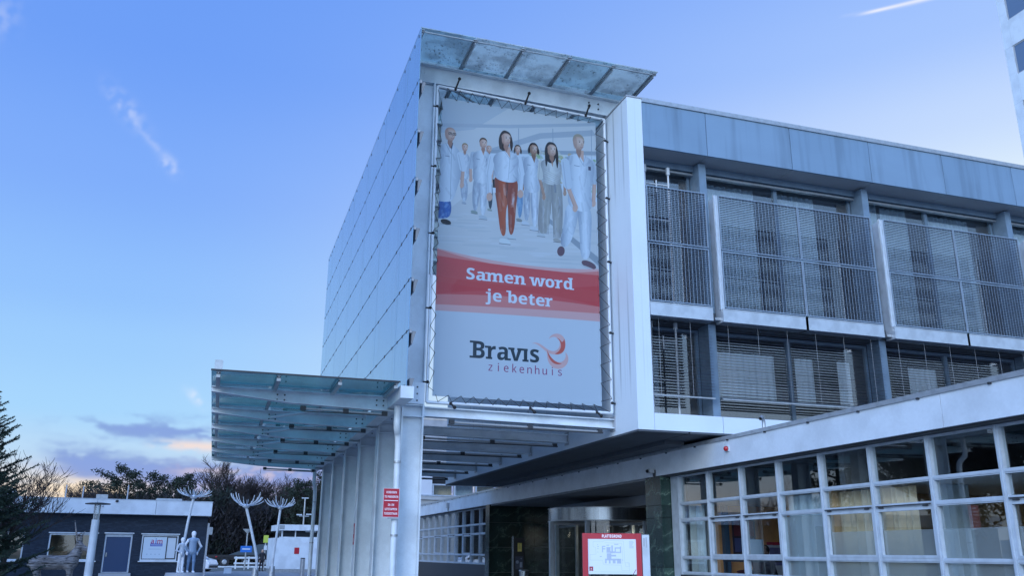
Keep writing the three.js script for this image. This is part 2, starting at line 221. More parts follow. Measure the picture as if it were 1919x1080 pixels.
    if (o.long) { for (const s of [-1, 1]) { c.fillStyle = o.hair; c.beginPath(); c.moveTo(x + s * w * 0.95, y + h * 0.25); c.bezierCurveTo(x + s * w * 1.6, y + h * 0.8, x + s * w * 1.3, y + h * (o.long - 0.2), x + s * w * 1.15, y + h * o.long); c.bezierCurveTo(x + s * w * 0.8, y + h * (o.long - 0.1), x + s * w * 0.7, y + h * 0.9, x + s * w * 0.88, y + h * 0.4); c.fill(); } }
    if (o.glasses) { c.strokeStyle = '#23252a'; c.lineWidth = h * 0.03; for (const s of [-1, 1]) c.strokeRect(fx + s * w * 0.38 - w * 0.27, y + h * 0.44, w * 0.54, h * 0.13); }
  };
  const arm = (pts, w, cloth, skin, cut = 0.45) => { const [a, b, d] = pts, mid = [a[0] + (b[0] - a[0]) * cut * 2, a[1] + (b[1] - a[1]) * cut * 2]; line([b, d], w * 0.5, skin); line([a, b], w * 0.66, skin); if (cut >= 1) { line([b, [b[0] + (d[0] - b[0]) * 0.92, b[1] + (d[1] - b[1]) * 0.92]], w * 0.66, cloth); line([a, b], w * 0.9, cloth); } else line([a, cut < 0.5 ? mid : b], w, cloth); c.fillStyle = skin; c.beginPath(); c.ellipse(X(d[0]), Y(d[1]) + w * 0.25, w * 0.3, w * 0.5, 0.2, 0, 7); c.fill(); c.strokeStyle = 'rgba(60,60,70,.14)'; c.lineWidth = w * 0.12; c.beginPath(); c.moveTo(X(a[0]) - w * 0.25, Y(a[1])); c.lineTo(X(b[0]) - w * 0.22, Y(b[1])); c.lineTo(X(d[0]) - w * 0.16, Y(d[1])); c.stroke(); };
  const shoe = (u, v, w, col) => { c.fillStyle = col; c.beginPath(); c.ellipse(X(u), Y(v), w, w * 0.52, 0.15, 0, 7); c.fill(); c.fillStyle = 'rgba(60,62,66,.5)'; c.fillRect(X(u) - w, Y(v) + w * 0.36, w * 2, w * 0.14); };
  const SK = { skin: '#e2b49c', skinD: '#b98873' }, WHT = '#e9ebec', WSH = '#c3c9ce';
  // far people
  blob([[0.10, 0.215], [0.13, 0.19], [0.17, 0.19], [0.185, 0.22], [0.175, 0.29], [0.115, 0.29]], gradX(0.1, 0.19, WSH, WHT)); blob([[0.12, 0.28], [0.172, 0.28], [0.17, 0.36], [0.135, 0.365]], WSH); arm([[0.112, 0.205], [0.105, 0.25], [0.133, 0.292]], 22, WSH, SK.skin); shoe(0.15, 0.367, 14, '#b9bcc0'); face(0.148, 0.153, 0.184, { ...SK, hair: '#a98d63' });
  face(0.297, 0.147, 0.176, { ...SK, hair: null }); blob([[0.27, 0.19], [0.32, 0.185], [0.34, 0.21], [0.33, 0.28], [0.28, 0.28]], WSH); blob([[0.285, 0.28], [0.325, 0.28], [0.322, 0.375], [0.3, 0.378]], '#3a4a52'); shoe(0.307, 0.38, 15, '#aab0a0');
  blob([[0.455, 0.185], [0.5, 0.175], [0.53, 0.2], [0.52, 0.3], [0.47, 0.3]], WSH); blob([[0.47, 0.3], [0.52, 0.3], [0.505, 0.395], [0.482, 0.395]], '#7fa6c4'); shoe(0.49, 0.403, 20, '#9c9a90'); face(0.48, 0.13, 0.162, { ...SK, hair: '#3b2b24', long: 1.1 });
  // older man at the left edge, long white coat over jeans
  blob([[-0.02, 0.35], [0.07, 0.35], [0.072, 0.42], [0.03, 0.43], [-0.02, 0.43]], '#2f62a8'); blob([[0.02, 0.36], [0.075, 0.36], [0.075, 0.42], [0.035, 0.425]], '#3a70b8'); shoe(0.045, 0.44, 32, '#1d2024');
  blob([[-0.03, 0.18], [0.02, 0.165], [0.08, 0.165], [0.13, 0.195], [0.135, 0.26], [0.11, 0.31], [0.085, 0.37], [0.0, 0.372], [-0.03, 0.37]], gradX(-0.02, 0.13, '#cfd4d8', '#edeff0')); line([[0.066, 0.175], [0.068, 0.36]], 3, '#aab2ba'); line([[0.03, 0.165], [0.064, 0.2]], 4, '#b4bac0'); poly([[0.045, 0.16], [0.075, 0.16], [0.068, 0.185]], '#39455a'); line([[0.03, 0.21], [0.055, 0.211]], 4, '#7f8794');
  arm([[0.12, 0.2], [0.14, 0.25], [0.135, 0.3]], 42, '#dfe3e6', SK.skin, 0.46); face(0.056, 0.1, 0.155, { ...SK, hair: null, glasses: 1, turn: 0.4 });
  // man in white tunic
  shoe(0.213, 0.395, 22, '#9aa59a'); shoe(0.267, 0.41, 27, '#c6cbcb');
  blob([[0.2, 0.27], [0.25, 0.27], [0.235, 0.39], [0.2, 0.39]], WSH); blob([[0.235, 0.27], [0.295, 0.27], [0.285, 0.4], [0.25, 0.405]], gradX(0.23, 0.3, WSH, WHT));
  arm([[0.2, 0.19], [0.185, 0.24], [0.188, 0.277]], 36, WSH, SK.skin); arm([[0.305, 0.19], [0.32, 0.235], [0.312, 0.275]], 34, WSH, SK.skin);
  blob([[0.19, 0.19], [0.235, 0.172], [0.285, 0.172], [0.315, 0.19], [0.305, 0.24], [0.305, 0.29], [0.195, 0.29], [0.205, 0.24]], gradX(0.19, 0.32, WSH, WHT)); poly([[0.245, 0.165], [0.275, 0.165], [0.263, 0.19]], SK.skin); line([[0.22, 0.205], [0.24, 0.206]], 4, '#8b93a0'); line([[0.283, 0.2], [0.28, 0.212]], 4, '#8b93a0');
  face(0.261, 0.123, 0.163, { ...SK, hair: '#5b4436' });
  // woman in white tunic right of the middle
  shoe(0.53, 0.412, 26, '#d8dbdc'); shoe(0.583, 0.427, 28, '#d8dbdc');
  blob([[0.515, 0.28], [0.565, 0.28], [0.555, 0.4], [0.52, 0.405]], WSH); blob([[0.56, 0.28], [0.615, 0.28], [0.605, 0.42], [0.57, 0.42]], gradX(0.56, 0.62, WSH, WHT));
  arm([[0.518, 0.18], [0.5, 0.23], [0.51, 0.285]], 34, WSH, '#a87b62'); blob([[0.51, 0.18], [0.555, 0.165], [0.6, 0.165], [0.625, 0.185], [0.615, 0.24], [0.625, 0.3], [0.515, 0.3], [0.525, 0.24]], gradX(0.51, 0.63, WSH, WHT)); poly([[0.565, 0.16], [0.6, 0.16], [0.587, 0.19]], '#a87b62'); line([[0.54, 0.2], [0.56, 0.2]], 4, '#8b93a0');
  face(0.582, 0.113, 0.16, { skin: '#b98c70', skinD: '#8e6650', hair: '#1f1a1a', long: 0.95 });
  // woman with long black hair, striped trousers
  shoe(0.628, 0.445, 27, '#cfd0cc'); shoe(0.73, 0.458, 26, '#b4aea4');
  { const stripe = (pts, u0, u1) => { blob(pts, '#cfc8ba'); c.save(); c.beginPath(); pts.forEach(([u, v], i) => (i ? c.lineTo(X(u), Y(v)) : c.moveTo(X(u), Y(v)))); c.closePath(); c.clip(); for (let k = 0; k < 14; k++) { const u = u0 + (u1 - u0) * k / 13; line([[u, 0.24], [u + (k - 6) * 0.001, 0.45]], 2.5, '#6f6c68'); } c.restore(); };
    stripe([[0.63, 0.245], [0.71, 0.24], [0.695, 0.34], [0.675, 0.44], [0.605, 0.44], [0.615, 0.34]], 0.61, 0.71); stripe([[0.69, 0.24], [0.765, 0.245], [0.77, 0.34], [0.765, 0.45], [0.705, 0.45], [0.7, 0.34]], 0.69, 0.78); }
  arm([[0.632, 0.185], [0.622, 0.245], [0.648, 0.305]], 38, '#d9d3c6', '#c49a80'); arm([[0.76, 0.19], [0.785, 0.235], [0.785, 0.28]], 36, '#d9d3c6', '#c49a80');
  blob([[0.62, 0.185], [0.665, 0.165], [0.73, 0.162], [0.77, 0.18], [0.76, 0.225], [0.755, 0.26], [0.64, 0.262], [0.645, 0.22]], gradX(0.62, 0.77, '#c9c3b8', '#e6e1d6')); for (let k = 0; k < 6; k++) line([[0.645, 0.205 + k * 0.009], [0.755, 0.23 + k * 0.006]], 2, '#b3aca0'); poly([[0.685, 0.158], [0.72, 0.155], [0.705, 0.195]], '#c49a80'); line([[0.72, 0.26], [0.722, 0.285]], 12, '#8d8f92');
  face(0.701, 0.1, 0.155, { skin: '#d6ad95', skinD: '#aa7c66', hair: '#1c1a1f', long: 1.75, back: (x, y, h, w) => { c.fillStyle = '#1c1a1f'; c.beginPath(); c.ellipse(x - w * 0.25, y + h * 0.75, w * 1.15, h * 0.72, 0, 0, 7); c.fill(); } });
  // woman in front: white blouse, rust coloured trousers
  shoe(0.445, 0.466, 27, '#d4d7d2'); shoe(0.402, 0.484, 36, '#e2e5df');
  { const g = gradX(0.33, 0.5, '#a8472c', '#d4693f'); blob([[0.335, 0.255], [0.43, 0.255], [0.425, 0.33], [0.405, 0.38], [0.41, 0.465], [0.375, 0.465], [0.355, 0.37], [0.33, 0.29]], g); blob([[0.4, 0.255], [0.48, 0.258], [0.482, 0.3], [0.47, 0.36], [0.458, 0.455], [0.425, 0.46], [0.42, 0.36], [0.405, 0.32]], gradX(0.39, 0.49, '#c8613c', '#a04028')); line([[0.41, 0.262], [0.415, 0.3], [0.41, 0.33]], 4, '#5e2517'); }
  arm([[0.318, 0.19], [0.3, 0.25], [0.305, 0.325]], 46, '#dfe3e6', SK.skin, 1); arm([[0.485, 0.18], [0.505, 0.235], [0.497, 0.3]], 44, '#dfe3e6', SK.skin, 1);
  for (const [u, v] of [[0.304, 0.335], [0.497, 0.31]]) { c.fillStyle = SK.skin; c.beginPath(); c.ellipse(X(u), Y(v), 19, 27, 0.1, 0, 7); c.fill(); }
  blob([[0.318, 0.198], [0.352, 0.166], [0.455, 0.16], [0.492, 0.183], [0.478, 0.225], [0.482, 0.276], [0.332, 0.272], [0.338, 0.225]], gradX(0.3, 0.51, '#ccd2d7', '#f0f2f3')); poly([[0.385, 0.145], [0.43, 0.145], [0.43, 0.185]], SK.skin); line([[0.43, 0.185], [0.42, 0.265]], 3, '#b5bdc5'); line([[0.39, 0.16], [0.43, 0.19], [0.44, 0.155]], 4, '#bcc4cb'); for (const [a, b] of [[0.33, 0.36], [0.46, 0.48]]) line([[a, 0.23], [b, 0.26]], 3, '#c1c9d0');
  poly([[0.322, 0.27], [0.334, 0.27], [0.336, 0.3], [0.325, 0.3]], '#26282c'); poly([[0.322, 0.3], [0.342, 0.3], [0.342, 0.318], [0.324, 0.318]], '#e8eaec');
  face(0.404, 0.085, 0.14, { ...SK, hair: '#3a2a25', long: 1.35, turn: 0.4, back: (x, y, h, w) => { c.fillStyle = '#3a2a25'; c.beginPath(); c.ellipse(x - w * 0.35, y + h * 0.7, w * 1.05, h * 0.7, 0.1, 0, 7); c.fill(); } });
  // tall woman at the right, white tunic and trousers, plum clogs
  c.fillStyle = '#6f5058'; c.beginPath(); c.ellipse(X(0.755), Y(0.494), 24, 33, 0.3, 0, 7); c.fill(); c.beginPath(); c.ellipse(X(0.935), Y(0.53), 50, 23, 0.28, 0, 7); c.fill(); c.fillStyle = '#c9c4c0'; c.beginPath(); c.ellipse(X(0.93), Y(0.541), 50, 6, 0.26, 0, 7); c.fill();
  blob([[0.79, 0.32], [0.88, 0.32], [0.855, 0.41], [0.8, 0.48], [0.745, 0.475], [0.775, 0.4]], gradX(0.75, 0.88, WSH, '#e2e5e7')); blob([[0.86, 0.32], [0.965, 0.32], [0.955, 0.42], [0.945, 0.51], [0.88, 0.515], [0.88, 0.42]], gradX(0.86, 0.97, WSH, WHT));
  arm([[0.97, 0.16], [0.985, 0.23], [0.975, 0.3]], 50, WSH, SK.skin);
  blob([[0.765, 0.17], [0.83, 0.132], [0.93, 0.13], [0.985, 0.155], [0.985, 0.2], [0.955, 0.25], [0.975, 0.345], [0.795, 0.34], [0.815, 0.25], [0.79, 0.21]], gradX(0.77, 0.99, '#c6ccd1', '#eef0f1')); poly([[0.86, 0.115], [0.915, 0.115], [0.915, 0.16]], SK.skin); line([[0.868, 0.13], [0.91, 0.17], [0.93, 0.13]], 4, '#b4bcc4'); line([[0.85, 0.176], [0.885, 0.177]], 4, '#8b93a0'); poly([[0.945, 0.172], [0.962, 0.172], [0.962, 0.186], [0.945, 0.186]], '#4b4a5e'); line([[0.815, 0.25], [0.86, 0.3]], 3, '#bfc6cc');
  arm([[0.79, 0.17], [0.806, 0.26], [0.852, 0.325]], 58, '#d5dade', SK.skin, 0.46); face(0.882, 0.052, 0.116, { skin: '#dab29b', skinD: '#b18672', hair: '#b39e84', turn: 0.55 });
  // red bands
  const band = (top, bot, fill) => { c.fillStyle = fill; c.beginPath(); c.moveTo(0, Y(top[0])); c.quadraticCurveTo(X(0.5), Y(top[1]), W, Y(top[2])); c.lineTo(W, Y(bot[2])); c.quadraticCurveTo(X(0.5), Y(bot[1]), 0, Y(bot[0])); c.closePath(); c.fill(); };
  c.fillStyle = '#d9dadb'; c.beginPath(); c.moveTo(0, Y(0.6)); c.lineTo(W, Y(0.6)); c.lineTo(W, H); c.lineTo(0, H); c.fill();
  band([0.531, 0.577, 0.541], [0.735, 0.726, 0.722], '#ecb3aa'); band([0.534, 0.6, 0.549], [0.715, 0.702, 0.695], '#e8877e'); band([0.556, 0.572, 0.563], [0.683, 0.656, 0.672], '#de5654'); band([0.62, 0.65, 0.6], [0.683, 0.62, 0.672], 'rgba(214,44,52,.4)'); band([0.575, 0.6, 0.62], [0.64, 0.66, 0.655], 'rgba(214,96,86,.22)');
  // lettering
  // low-contrast letters with slab feet: sans strokes plus a short bar at each stem end [x in the letter, 0 foot / 1 shoulder / 2 head]
  const SLAB = { n: [[0.2, 0], [0.8, 0], [0.14, 1]], m: [[0.13, 0], [0.5, 0], [0.87, 0], [0.08, 1]], r: [[0.3, 0], [0.2, 1]], d: [[0.84, 0], [0.72, 2]], b: [[0.15, 2]], a: [[0.86, 0]], B: [[0.14, 0], [0.14, 2]], '\u0131': [[0.5, 0], [0.36, 1]], w: [[0.1, 1], [0.9, 1]], v: [[0.14, 1], [0.86, 1]], j: [[0.3, 1]] };
  const fit = (s, u0, u1, v, px, col, font) => { c.font = `${font} ${px}px sans-serif`; c.fillStyle = col; const w = c.measureText(s).width; c.save(); c.translate(X(u0), Y(v)); c.scale((u1 - u0) * W / w, 1); c.fillText(s, 0, 0); let x = 0; for (const ch of s) { const a = c.measureText(ch).width; for (const [f, k] of SLAB[ch] ?? []) c.fillRect(x + a * f - px * 0.135, k === 0 ? -px * 0.085 : k === 1 ? -px * 0.545 : -px * (ch === 'B' ? 0.714 : 0.76), px * 0.27, px * 0.085); x += a; } c.restore(); };
  c.textBaseline = 'alphabetic'; fit('Samen word', 0.17, 0.832, 0.6235, 97, '#eceef0', 'bold'); fit('je beter', 0.296, 0.70, 0.6885, 97, '#eceef0', 'bold');
  fit('Brav\u0131s', 0.21, 0.62, 0.875, 140, '#1d3640', 'bold');
  c.font = '66px sans-serif'; c.fillStyle = '#a3446e'; 'ziekenhuis'.split('').forEach((ch, i) => { const w = c.measureText(ch).width; c.fillText(ch, X(0.318 + 0.0462 * i) - w / 2 + 8, Y(0.912)); });
  // looped ribbon beside the wordmark
  const rib = (pts, fill) => { c.fillStyle = fill; c.beginPath(); c.moveTo(X(pts[0][0]), Y(pts[0][1])); for (let i = 1; i < pts.length; i += 3) c.bezierCurveTo(X(pts[i][0]), Y(pts[i][1]), X(pts[i + 1][0]), Y(pts[i + 1][1]), X(pts[i + 2][0]), Y(pts[i + 2][1])); c.closePath(); c.fill(); };
  rib([[0.57, 0.815], [0.61, 0.803], [0.64, 0.822], [0.67, 0.83], [0.71, 0.842], [0.745, 0.825], [0.742, 0.805], [0.738, 0.785], [0.70, 0.782], [0.675, 0.795], [0.69, 0.77], [0.775, 0.765], [0.778, 0.805], [0.78, 0.845], [0.72, 0.85], [0.675, 0.842], [0.63, 0.83], [0.61, 0.81], [0.57, 0.815]], '#f0b9ae');
  rib([[0.722, 0.79], [0.76, 0.8], [0.76, 0.83], [0.71, 0.842], [0.76, 0.848], [0.79, 0.82], [0.77, 0.79], [0.765, 0.80], [0.76, 0.80], [0.755, 0.802], [0.745, 0.795], [0.735, 0.79], [0.722, 0.79]], '#e0604e');
  rib([[0.664, 0.832], [0.655, 0.87], [0.69, 0.893], [0.735, 0.89], [0.79, 0.886], [0.815, 0.85], [0.775, 0.834], [0.785, 0.85], [0.77, 0.868], [0.735, 0.868], [0.70, 0.868], [0.675, 0.85], [0.664, 0.832]], '#f0b9ae');
  rib([[0.664, 0.832], [0.668, 0.86], [0.70, 0.885], [0.755, 0.872], [0.715, 0.872], [0.68, 0.855], [0.664, 0.832]], '#e0604e');
}

// ---------------------------------------------------------------- ground
{
  const lay = (name, x0, z0, x1, z1, y, m, label, cat) => { const g = new THREE.PlaneGeometry(x1 - x0, z0 - z1); g.rotateX(-Math.PI / 2); g.translate((x0 + x1) / 2, y, (z0 + z1) / 2); const o = shade(new THREE.Mesh(metric(g), m)); o.name = name; scene.add(o); return tag(o, label, cat, null, 'structure'); };
  lay('ground', -450, 250, 450, -600, 0, std(0.16, 0.17, 0.14, { roughness: 0.95, map: per(asphaltT, 7) }), 'dull winter ground reaching the horizon', 'ground');
  lay('pavement', -24, 60, 40, -82, 0.004, std(0.34, 0.34, 0.33, { roughness: 0.85, map: per(asphaltT, 3) }), 'pale grey paved forecourt with a frosty look', 'pavement');
  lay('road', -60, -101, 90, -116, 0.006, std(0.13, 0.13, 0.135, { roughness: 0.8, map: per(asphaltT, 4) }), 'asphalt road behind the forecourt', 'road');
  const k = geo(); for (let x = -40; x < 60; x += 4) k.b(x, 0, -100.8, x + 3.97, 0.13, -100.55);
  tag(k.mesh('kerb', M.white), 'pale kerb along the road behind the forecourt', 'kerb', null, 'structure');
}

// ---------------------------------------------------------------- hospital block: end wall, fascia, screens, blinds, windows
const CZ = -16.5, XE = 8.18, XF = 8.56, XR = 33.2;
const blockCols = [10.2, 14.9, 19.6, 24.3, 29.0];
{
  const t = thing('hospital_block', 'two storey hospital block on stilts with grey fascia, metal mesh screens and venetian blinds', 'building', [0, 0, 0]);
  // end wall towards the entrance tower
  { let z = CZ; const cuts = [-17.72, -20.48, -23.24, -26.0, -28.76, -31.52, -33.0]; let z0 = CZ - 0.02;
    for (const z1 of cuts) { geo().b(XE, 4.1, z0, XE + 0.2, 11.86, z1 + 0.004).mesh('wall_panel', M.wall, t); z0 = z1; }
    geo().b(XE + 0.012, 4.102, CZ - 0.05, XE + 0.36, 11.84, -32.98).mesh('end_wall', M.white, t);
    geo().b(XE + 0.2, 4.1, CZ - 0.02, XF - 0.01, 11.86, -32.9).b(XE, 4.1, CZ, XF, 11.87, CZ - 0.02).mesh('wall_edge', M.wall, t);
    geo().b(XE - 0.02, 11.87, CZ + 0.02, XF + 0.02, 11.9, -33.0).mesh('wall_coping', M.steelGrey, t); }
  // fascia
  const fj = [8.56, 10.25, 12.61, 14.97, 17.31, 19.67, 22.03, 24.4, 26.75, 29.1, 31.45, XR];
  for (let i = 0; i < fj.length - 1; i++) {
    geo().b(fj[i] + 0.008, 10.66, CZ, fj[i + 1] - 0.008, 11.79, CZ - 0.05).mesh('fascia_panel', i % 2 ? M.fascia : M.fasciaB, t);
    geo().b(fj[i] + 0.006, 10.66, CZ - 0.05, fj[i + 1] - 0.006, 10.69, CZ - 0.62).mesh('soffit_panel', M.steelGrey, t);
  }
  geo().b(XF, 10.7, CZ - 0.06, XR, 11.78, CZ - 0.2).b(XF, 10.7, CZ - 0.6, XR, 11.6, CZ - 0.9).mesh('fascia_backing', M.dark, t);
  geo().b(XF, 11.79, CZ + 0.03, XR, 11.9, CZ - 0.2).mesh('roof_cap', M.galv, t);
  geo().b(XE + 0.37, 11.5, CZ - 0.2, XR, 11.7, -33).mesh('roof', M.dark, t);
  // head rails below the soffit
  geo().b(XF, 10.5, CZ - 0.62, XR, 10.66, CZ - 0.72).mesh('head_rail', M.blueAlu, t);
  geo().b(XF + 0.2, 10.42, CZ - 0.66, XR, 10.47, CZ - 0.76).mesh('guide_rail', M.galv, t);
  // floors, ceilings, back walls
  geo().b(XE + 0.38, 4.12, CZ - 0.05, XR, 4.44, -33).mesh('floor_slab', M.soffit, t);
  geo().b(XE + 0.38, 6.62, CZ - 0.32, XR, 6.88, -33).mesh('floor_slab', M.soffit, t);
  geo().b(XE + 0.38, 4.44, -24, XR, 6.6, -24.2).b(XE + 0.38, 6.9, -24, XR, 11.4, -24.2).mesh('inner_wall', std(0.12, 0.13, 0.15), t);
  geo().b(XE + 0.38, 10.62, CZ - 0.75, XR, 10.7, -24).mesh('ceiling', M.steelGrey, t);
  geo().b(XR, 4.1, CZ, XR + 0.2, 11.86, -33).b(XE + 0.4, 4.1, -33, XR, 11.86, -33.2).mesh('rear_wall', M.wall, t);
  // underside
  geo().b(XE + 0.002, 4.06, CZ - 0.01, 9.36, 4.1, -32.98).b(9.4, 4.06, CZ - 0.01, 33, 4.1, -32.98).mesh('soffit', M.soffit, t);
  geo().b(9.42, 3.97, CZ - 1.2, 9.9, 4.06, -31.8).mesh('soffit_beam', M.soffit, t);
  // white sill panels (lower storey)
  const sj = [XF, 10.21, 14.91, 19.61, 24.31, 29.01, XR];
  for (let i = 0; i < sj.length - 1; i++) geo().b(sj[i] + 0.008, 4.1, CZ, sj[i + 1] - 0.008, 4.46, CZ - 0.25).mesh('sill_panel', M.wall, t);
  // columns
  for (const x of blockCols) geo().b(x, 4.44, CZ - 0.36, x + 0.19, 10.62, CZ - 0.8).mesh('column', M.blueAlu, t);
  // bays of the upper storey: side blade, frames with gratings, white upstand below
  const bays = [[8.60, [10.12]], [10.46, [12.63, 14.76]], [15.16, [17.34, 19.49]], [19.86, [22.04, 24.19]], [24.56, [26.74, 28.89]], [29.26, [31.4, 33.1]]];
  bays.forEach(([x0, ends], bi) => {
    if (bi) {
      geo().b(x0 - 0.045, 6.75, CZ + 0.0, x0 - 0.02, 9.66, CZ - 0.37).mesh('side_blade', M.alu, t);
      geo().b(x0 - 0.1, 6.9, CZ - 0.04, x0 - 0.046, 9.69, CZ - 0.09).mesh('guide_rail', M.alu, t);
      geo().b(x0 - 0.22, 6.66, CZ - 0.1, x0 - 0.05, 6.72, CZ - 0.3).mesh('bracket', M.galv, t);
    }
    let a = x0;
    for (const e of ends) {
      for (const [y0, y1] of [[6.94, 8.29], [8.33, 9.68]]) {
        const f = geo(), w = 0.02;
        f.b(a, y0, CZ, a + w, y1, CZ - 0.05).b(e - w, y0, CZ, e, y1, CZ - 0.05).b(a + w, y0, CZ, e - w, y0 + w, CZ - 0.05).b(a + w, y1 - w, CZ, e - w, y1, CZ - 0.05);
        const fr = f.mesh('screen_frame', M.screenAlu, t), g = geo();
        const nb = 31, nv = Math.round((e - a) / 0.089);
        for (let i = 1; i < nb; i++) { const y = y0 + (y1 - y0) * i / nb; g.b(a + w, y - 0.0055, CZ - 0.014, e - w, y + 0.0055, CZ - 0.038); }
        const gv = geo(); for (let i = 1; i < nv; i++) { const x = a + (e - a) * i / nv; gv.b(x - 0.004, y0 + w, CZ - 0.008, x + 0.004, y1 - w, CZ - 0.013); }
        g.mesh('grating', M.grate, fr); gv.mesh('grating_bars', M.screenAlu, fr);
      }
      geo().b(a - (bi ? 0.08 : 0.03), 6.6, CZ + 0.02, e + 0.0, 6.89, CZ - 0.3).b(a - (bi ? 0.08 : 0.03), 6.89, CZ + 0.03, e, 6.905, CZ - 0.3).mesh('upstand', M.alu, t);
      a = e + 0.012;
    }
    const xe = ends[ends.length - 1];
    // venetian blind of the lower storey
    const bl = geo(), r = rng(90 + bi), xb0 = bi ? x0 - 0.1 : 8.62, xb1 = bi ? xe + 0.03 : 10.17, n = 25, yb = bi === 2 ? 4.9 : 4.9;
    for (let i = 0; i < n; i++) {
      const y = yb + 0.04 + i * 0.068, q = 0.009 + 0.003 * r(), dz = 0.034, sag = 0.004 * r();
      bl.h([[xb0, y - q, CZ - 0.2 + dz], [xb1, y - q - sag, CZ - 0.2 + dz], [xb1, y + q - sag, CZ - 0.2 - dz], [xb0, y + q, CZ - 0.2 - dz], [xb0, y - q + 0.003, CZ - 0.2 + dz], [xb1, y - q + 0.003 - sag, CZ - 0.2 + dz], [xb1, y + q + 0.003 - sag, CZ - 0.2 - dz], [xb0, y + q + 0.003, CZ - 0.2 - dz]]);
    }
    const B = bl.mesh('blind_slats', M.slat, t);
    geo().b(xb0, yb - 0.03, CZ - 0.18, xb1, yb, CZ - 0.23).mesh('bottom_rail', M.galv, B);
    const lad = geo(); for (let x = xb0 + 0.22; x < xb1; x += 0.78) lad.b(x, yb, CZ - 0.155, x + 0.005, 6.6, CZ - 0.158);
    lad.mesh('blind_cords', M.steelGrey, B);
  });
  // windows of both storeys: frames, panes, curtains behind
  const GZ = CZ - 0.86, R = rng(17);
  for (let i = 0; i < blockCols.length; i++) {
    const xa = i ? blockCols[i - 1] + 0.19 : XF, xb = blockCols[i], split = i ? [xa, (xa + xb) / 2 - 0.02, xb] : [xa, xb];
    for (const [y0, y1, low] of [[4.46, 6.58, 1], [6.9, 10.6, 0]]) {
      const f = geo(); f.b(xa, y1 - 0.07, GZ + 0.04, xb, y1, GZ - 0.04).b(xa, y0, GZ + 0.04, xb, y0 + 0.08, GZ - 0.04).b(xa, y0 + 0.08, GZ + 0.04, xa + 0.07, y1 - 0.07, GZ - 0.04).b(xb - 0.07, y0 + 0.08, GZ + 0.04, xb, y1 - 0.07, GZ - 0.04);
      if (i) f.b(split[1] - 0.05, y0 + 0.08, GZ + 0.05, split[1] + 0.05, y1 - 0.07, GZ - 0.05);
      if (low && i) f.b(xa + 0.07, 5.0, GZ + 0.03, xb - 0.07, 5.05, GZ - 0.03);
      const W = f.mesh('window_frame', M.blueAlu, t);
      for (let k = 0; k + 1 < split.length; k++) geo().b(split[k] + 0.06, y0 + 0.07, GZ - 0.006, split[k + 1] - 0.06, y1 - 0.06, GZ + 0.006).mesh('pane', M.paneBright, W);
    }
  }
  const drape = (x0, x1, y0, y1, z, m, amp = 0.03, pitch = 0.16) => {
    const n = Math.max(8, Math.round((x1 - x0) / 0.02)), g = new THREE.PlaneGeometry(x1 - x0, y1 - y0, n, 1), p = g.attributes.position;
    for (let i = 0; i < p.count; i++) { const x = p.getX(i); p.setZ(i, amp * (Math.sin(x / pitch * 6.283) + 0.6 * Math.sin(x / pitch * 2.6 + 1.3))); }
    g.computeVertexNormals(); g.translate((x0 + x1) / 2, (y0 + y1) / 2, z); return g;
  };
  const curtains = [[8.6, 9.0, 9.92, 'narrow pale curtain high in the first upper window'], [10.46, 12.2, 10.0, 'pale blue curtain in the second upper window left of its mullion'], [12.95, 14.0, 10.02, 'pale curtain right of the mullion in the second upper window'], [15.2, 16.0, 10.12, 'folded pale curtain at the left of the third upper window'], [16.1, 17.0, 10.08, 'pale curtain beside the mullion of the third upper window'], [17.55, 19.1, 10.05, 'wide pale curtain at the right of the third upper window'], [19.9, 21.6, 10.05, 'pale curtain in the upper window at the right edge']];
  for (const [a, b, top, l] of curtains) tag(geo().add(drape(a, b, 6.92, top + 0.48, GZ - 0.3, M.clothPale)).mesh('curtain', M.clothPale), l, 'curtain');
  const low = [[10.42, 12.3, 'white curtain behind the blind of the second lower window'], [14.1, 14.45, 'narrow white curtain beside the column behind the lower blind'], [16.2, 17.1, 'pale curtain behind the blind of the third lower window'], [12.85, 13.4, 'grey curtain right of the mullion behind the second lower blind']];
  for (const [a, b, l] of low) tag(geo().add(drape(a, b, 5.02, 6.15, GZ - 0.1, M.white, 0.02)).mesh('curtain', M.netting), l, 'curtain');
  // white pipe stands behind the first windows of both storeys
  for (const [y0, y1, l] of [[4.46, 6.5, 'white tubular rack standing behind the first lower window'], [6.92, 10.3, 'white tubular rack rising behind the first upper window']]) {
    const s = thing('tubular_rack', l, 'rack', [8.85, y0, CZ - 0.55]);
    const h = y1 - y0;
    for (const x of [0, 0.62]) { const p = geo().c([x, 0, 0], [x, h, 0], 0.025).mesh('post', M.white, s); geo().c([x, h - 0.02, 0], [x, h + 0.16, 0], 0.05, 0.05, 10).mesh('cap', M.white, p); }
    geo().c([0, h - 0.3, 0], [0.62, h - 0.3, 0], 0.018).c([0, h - 1.2, 0], [0.62, h - 1.2, 0], 0.018).c([0.3, h - 0.5, 0], [0.3, h - 0.2, 0], 0.02).mesh('crossbar', M.white, s);
  }
  tag(geo().b(8.62, 4.46, CZ - 1.6, 9.55, 6.1, CZ - 1.62).mesh('display_board', std(0.62, 0.66, 0.72)), 'pale board leaning inside the first lower window', 'board');
}

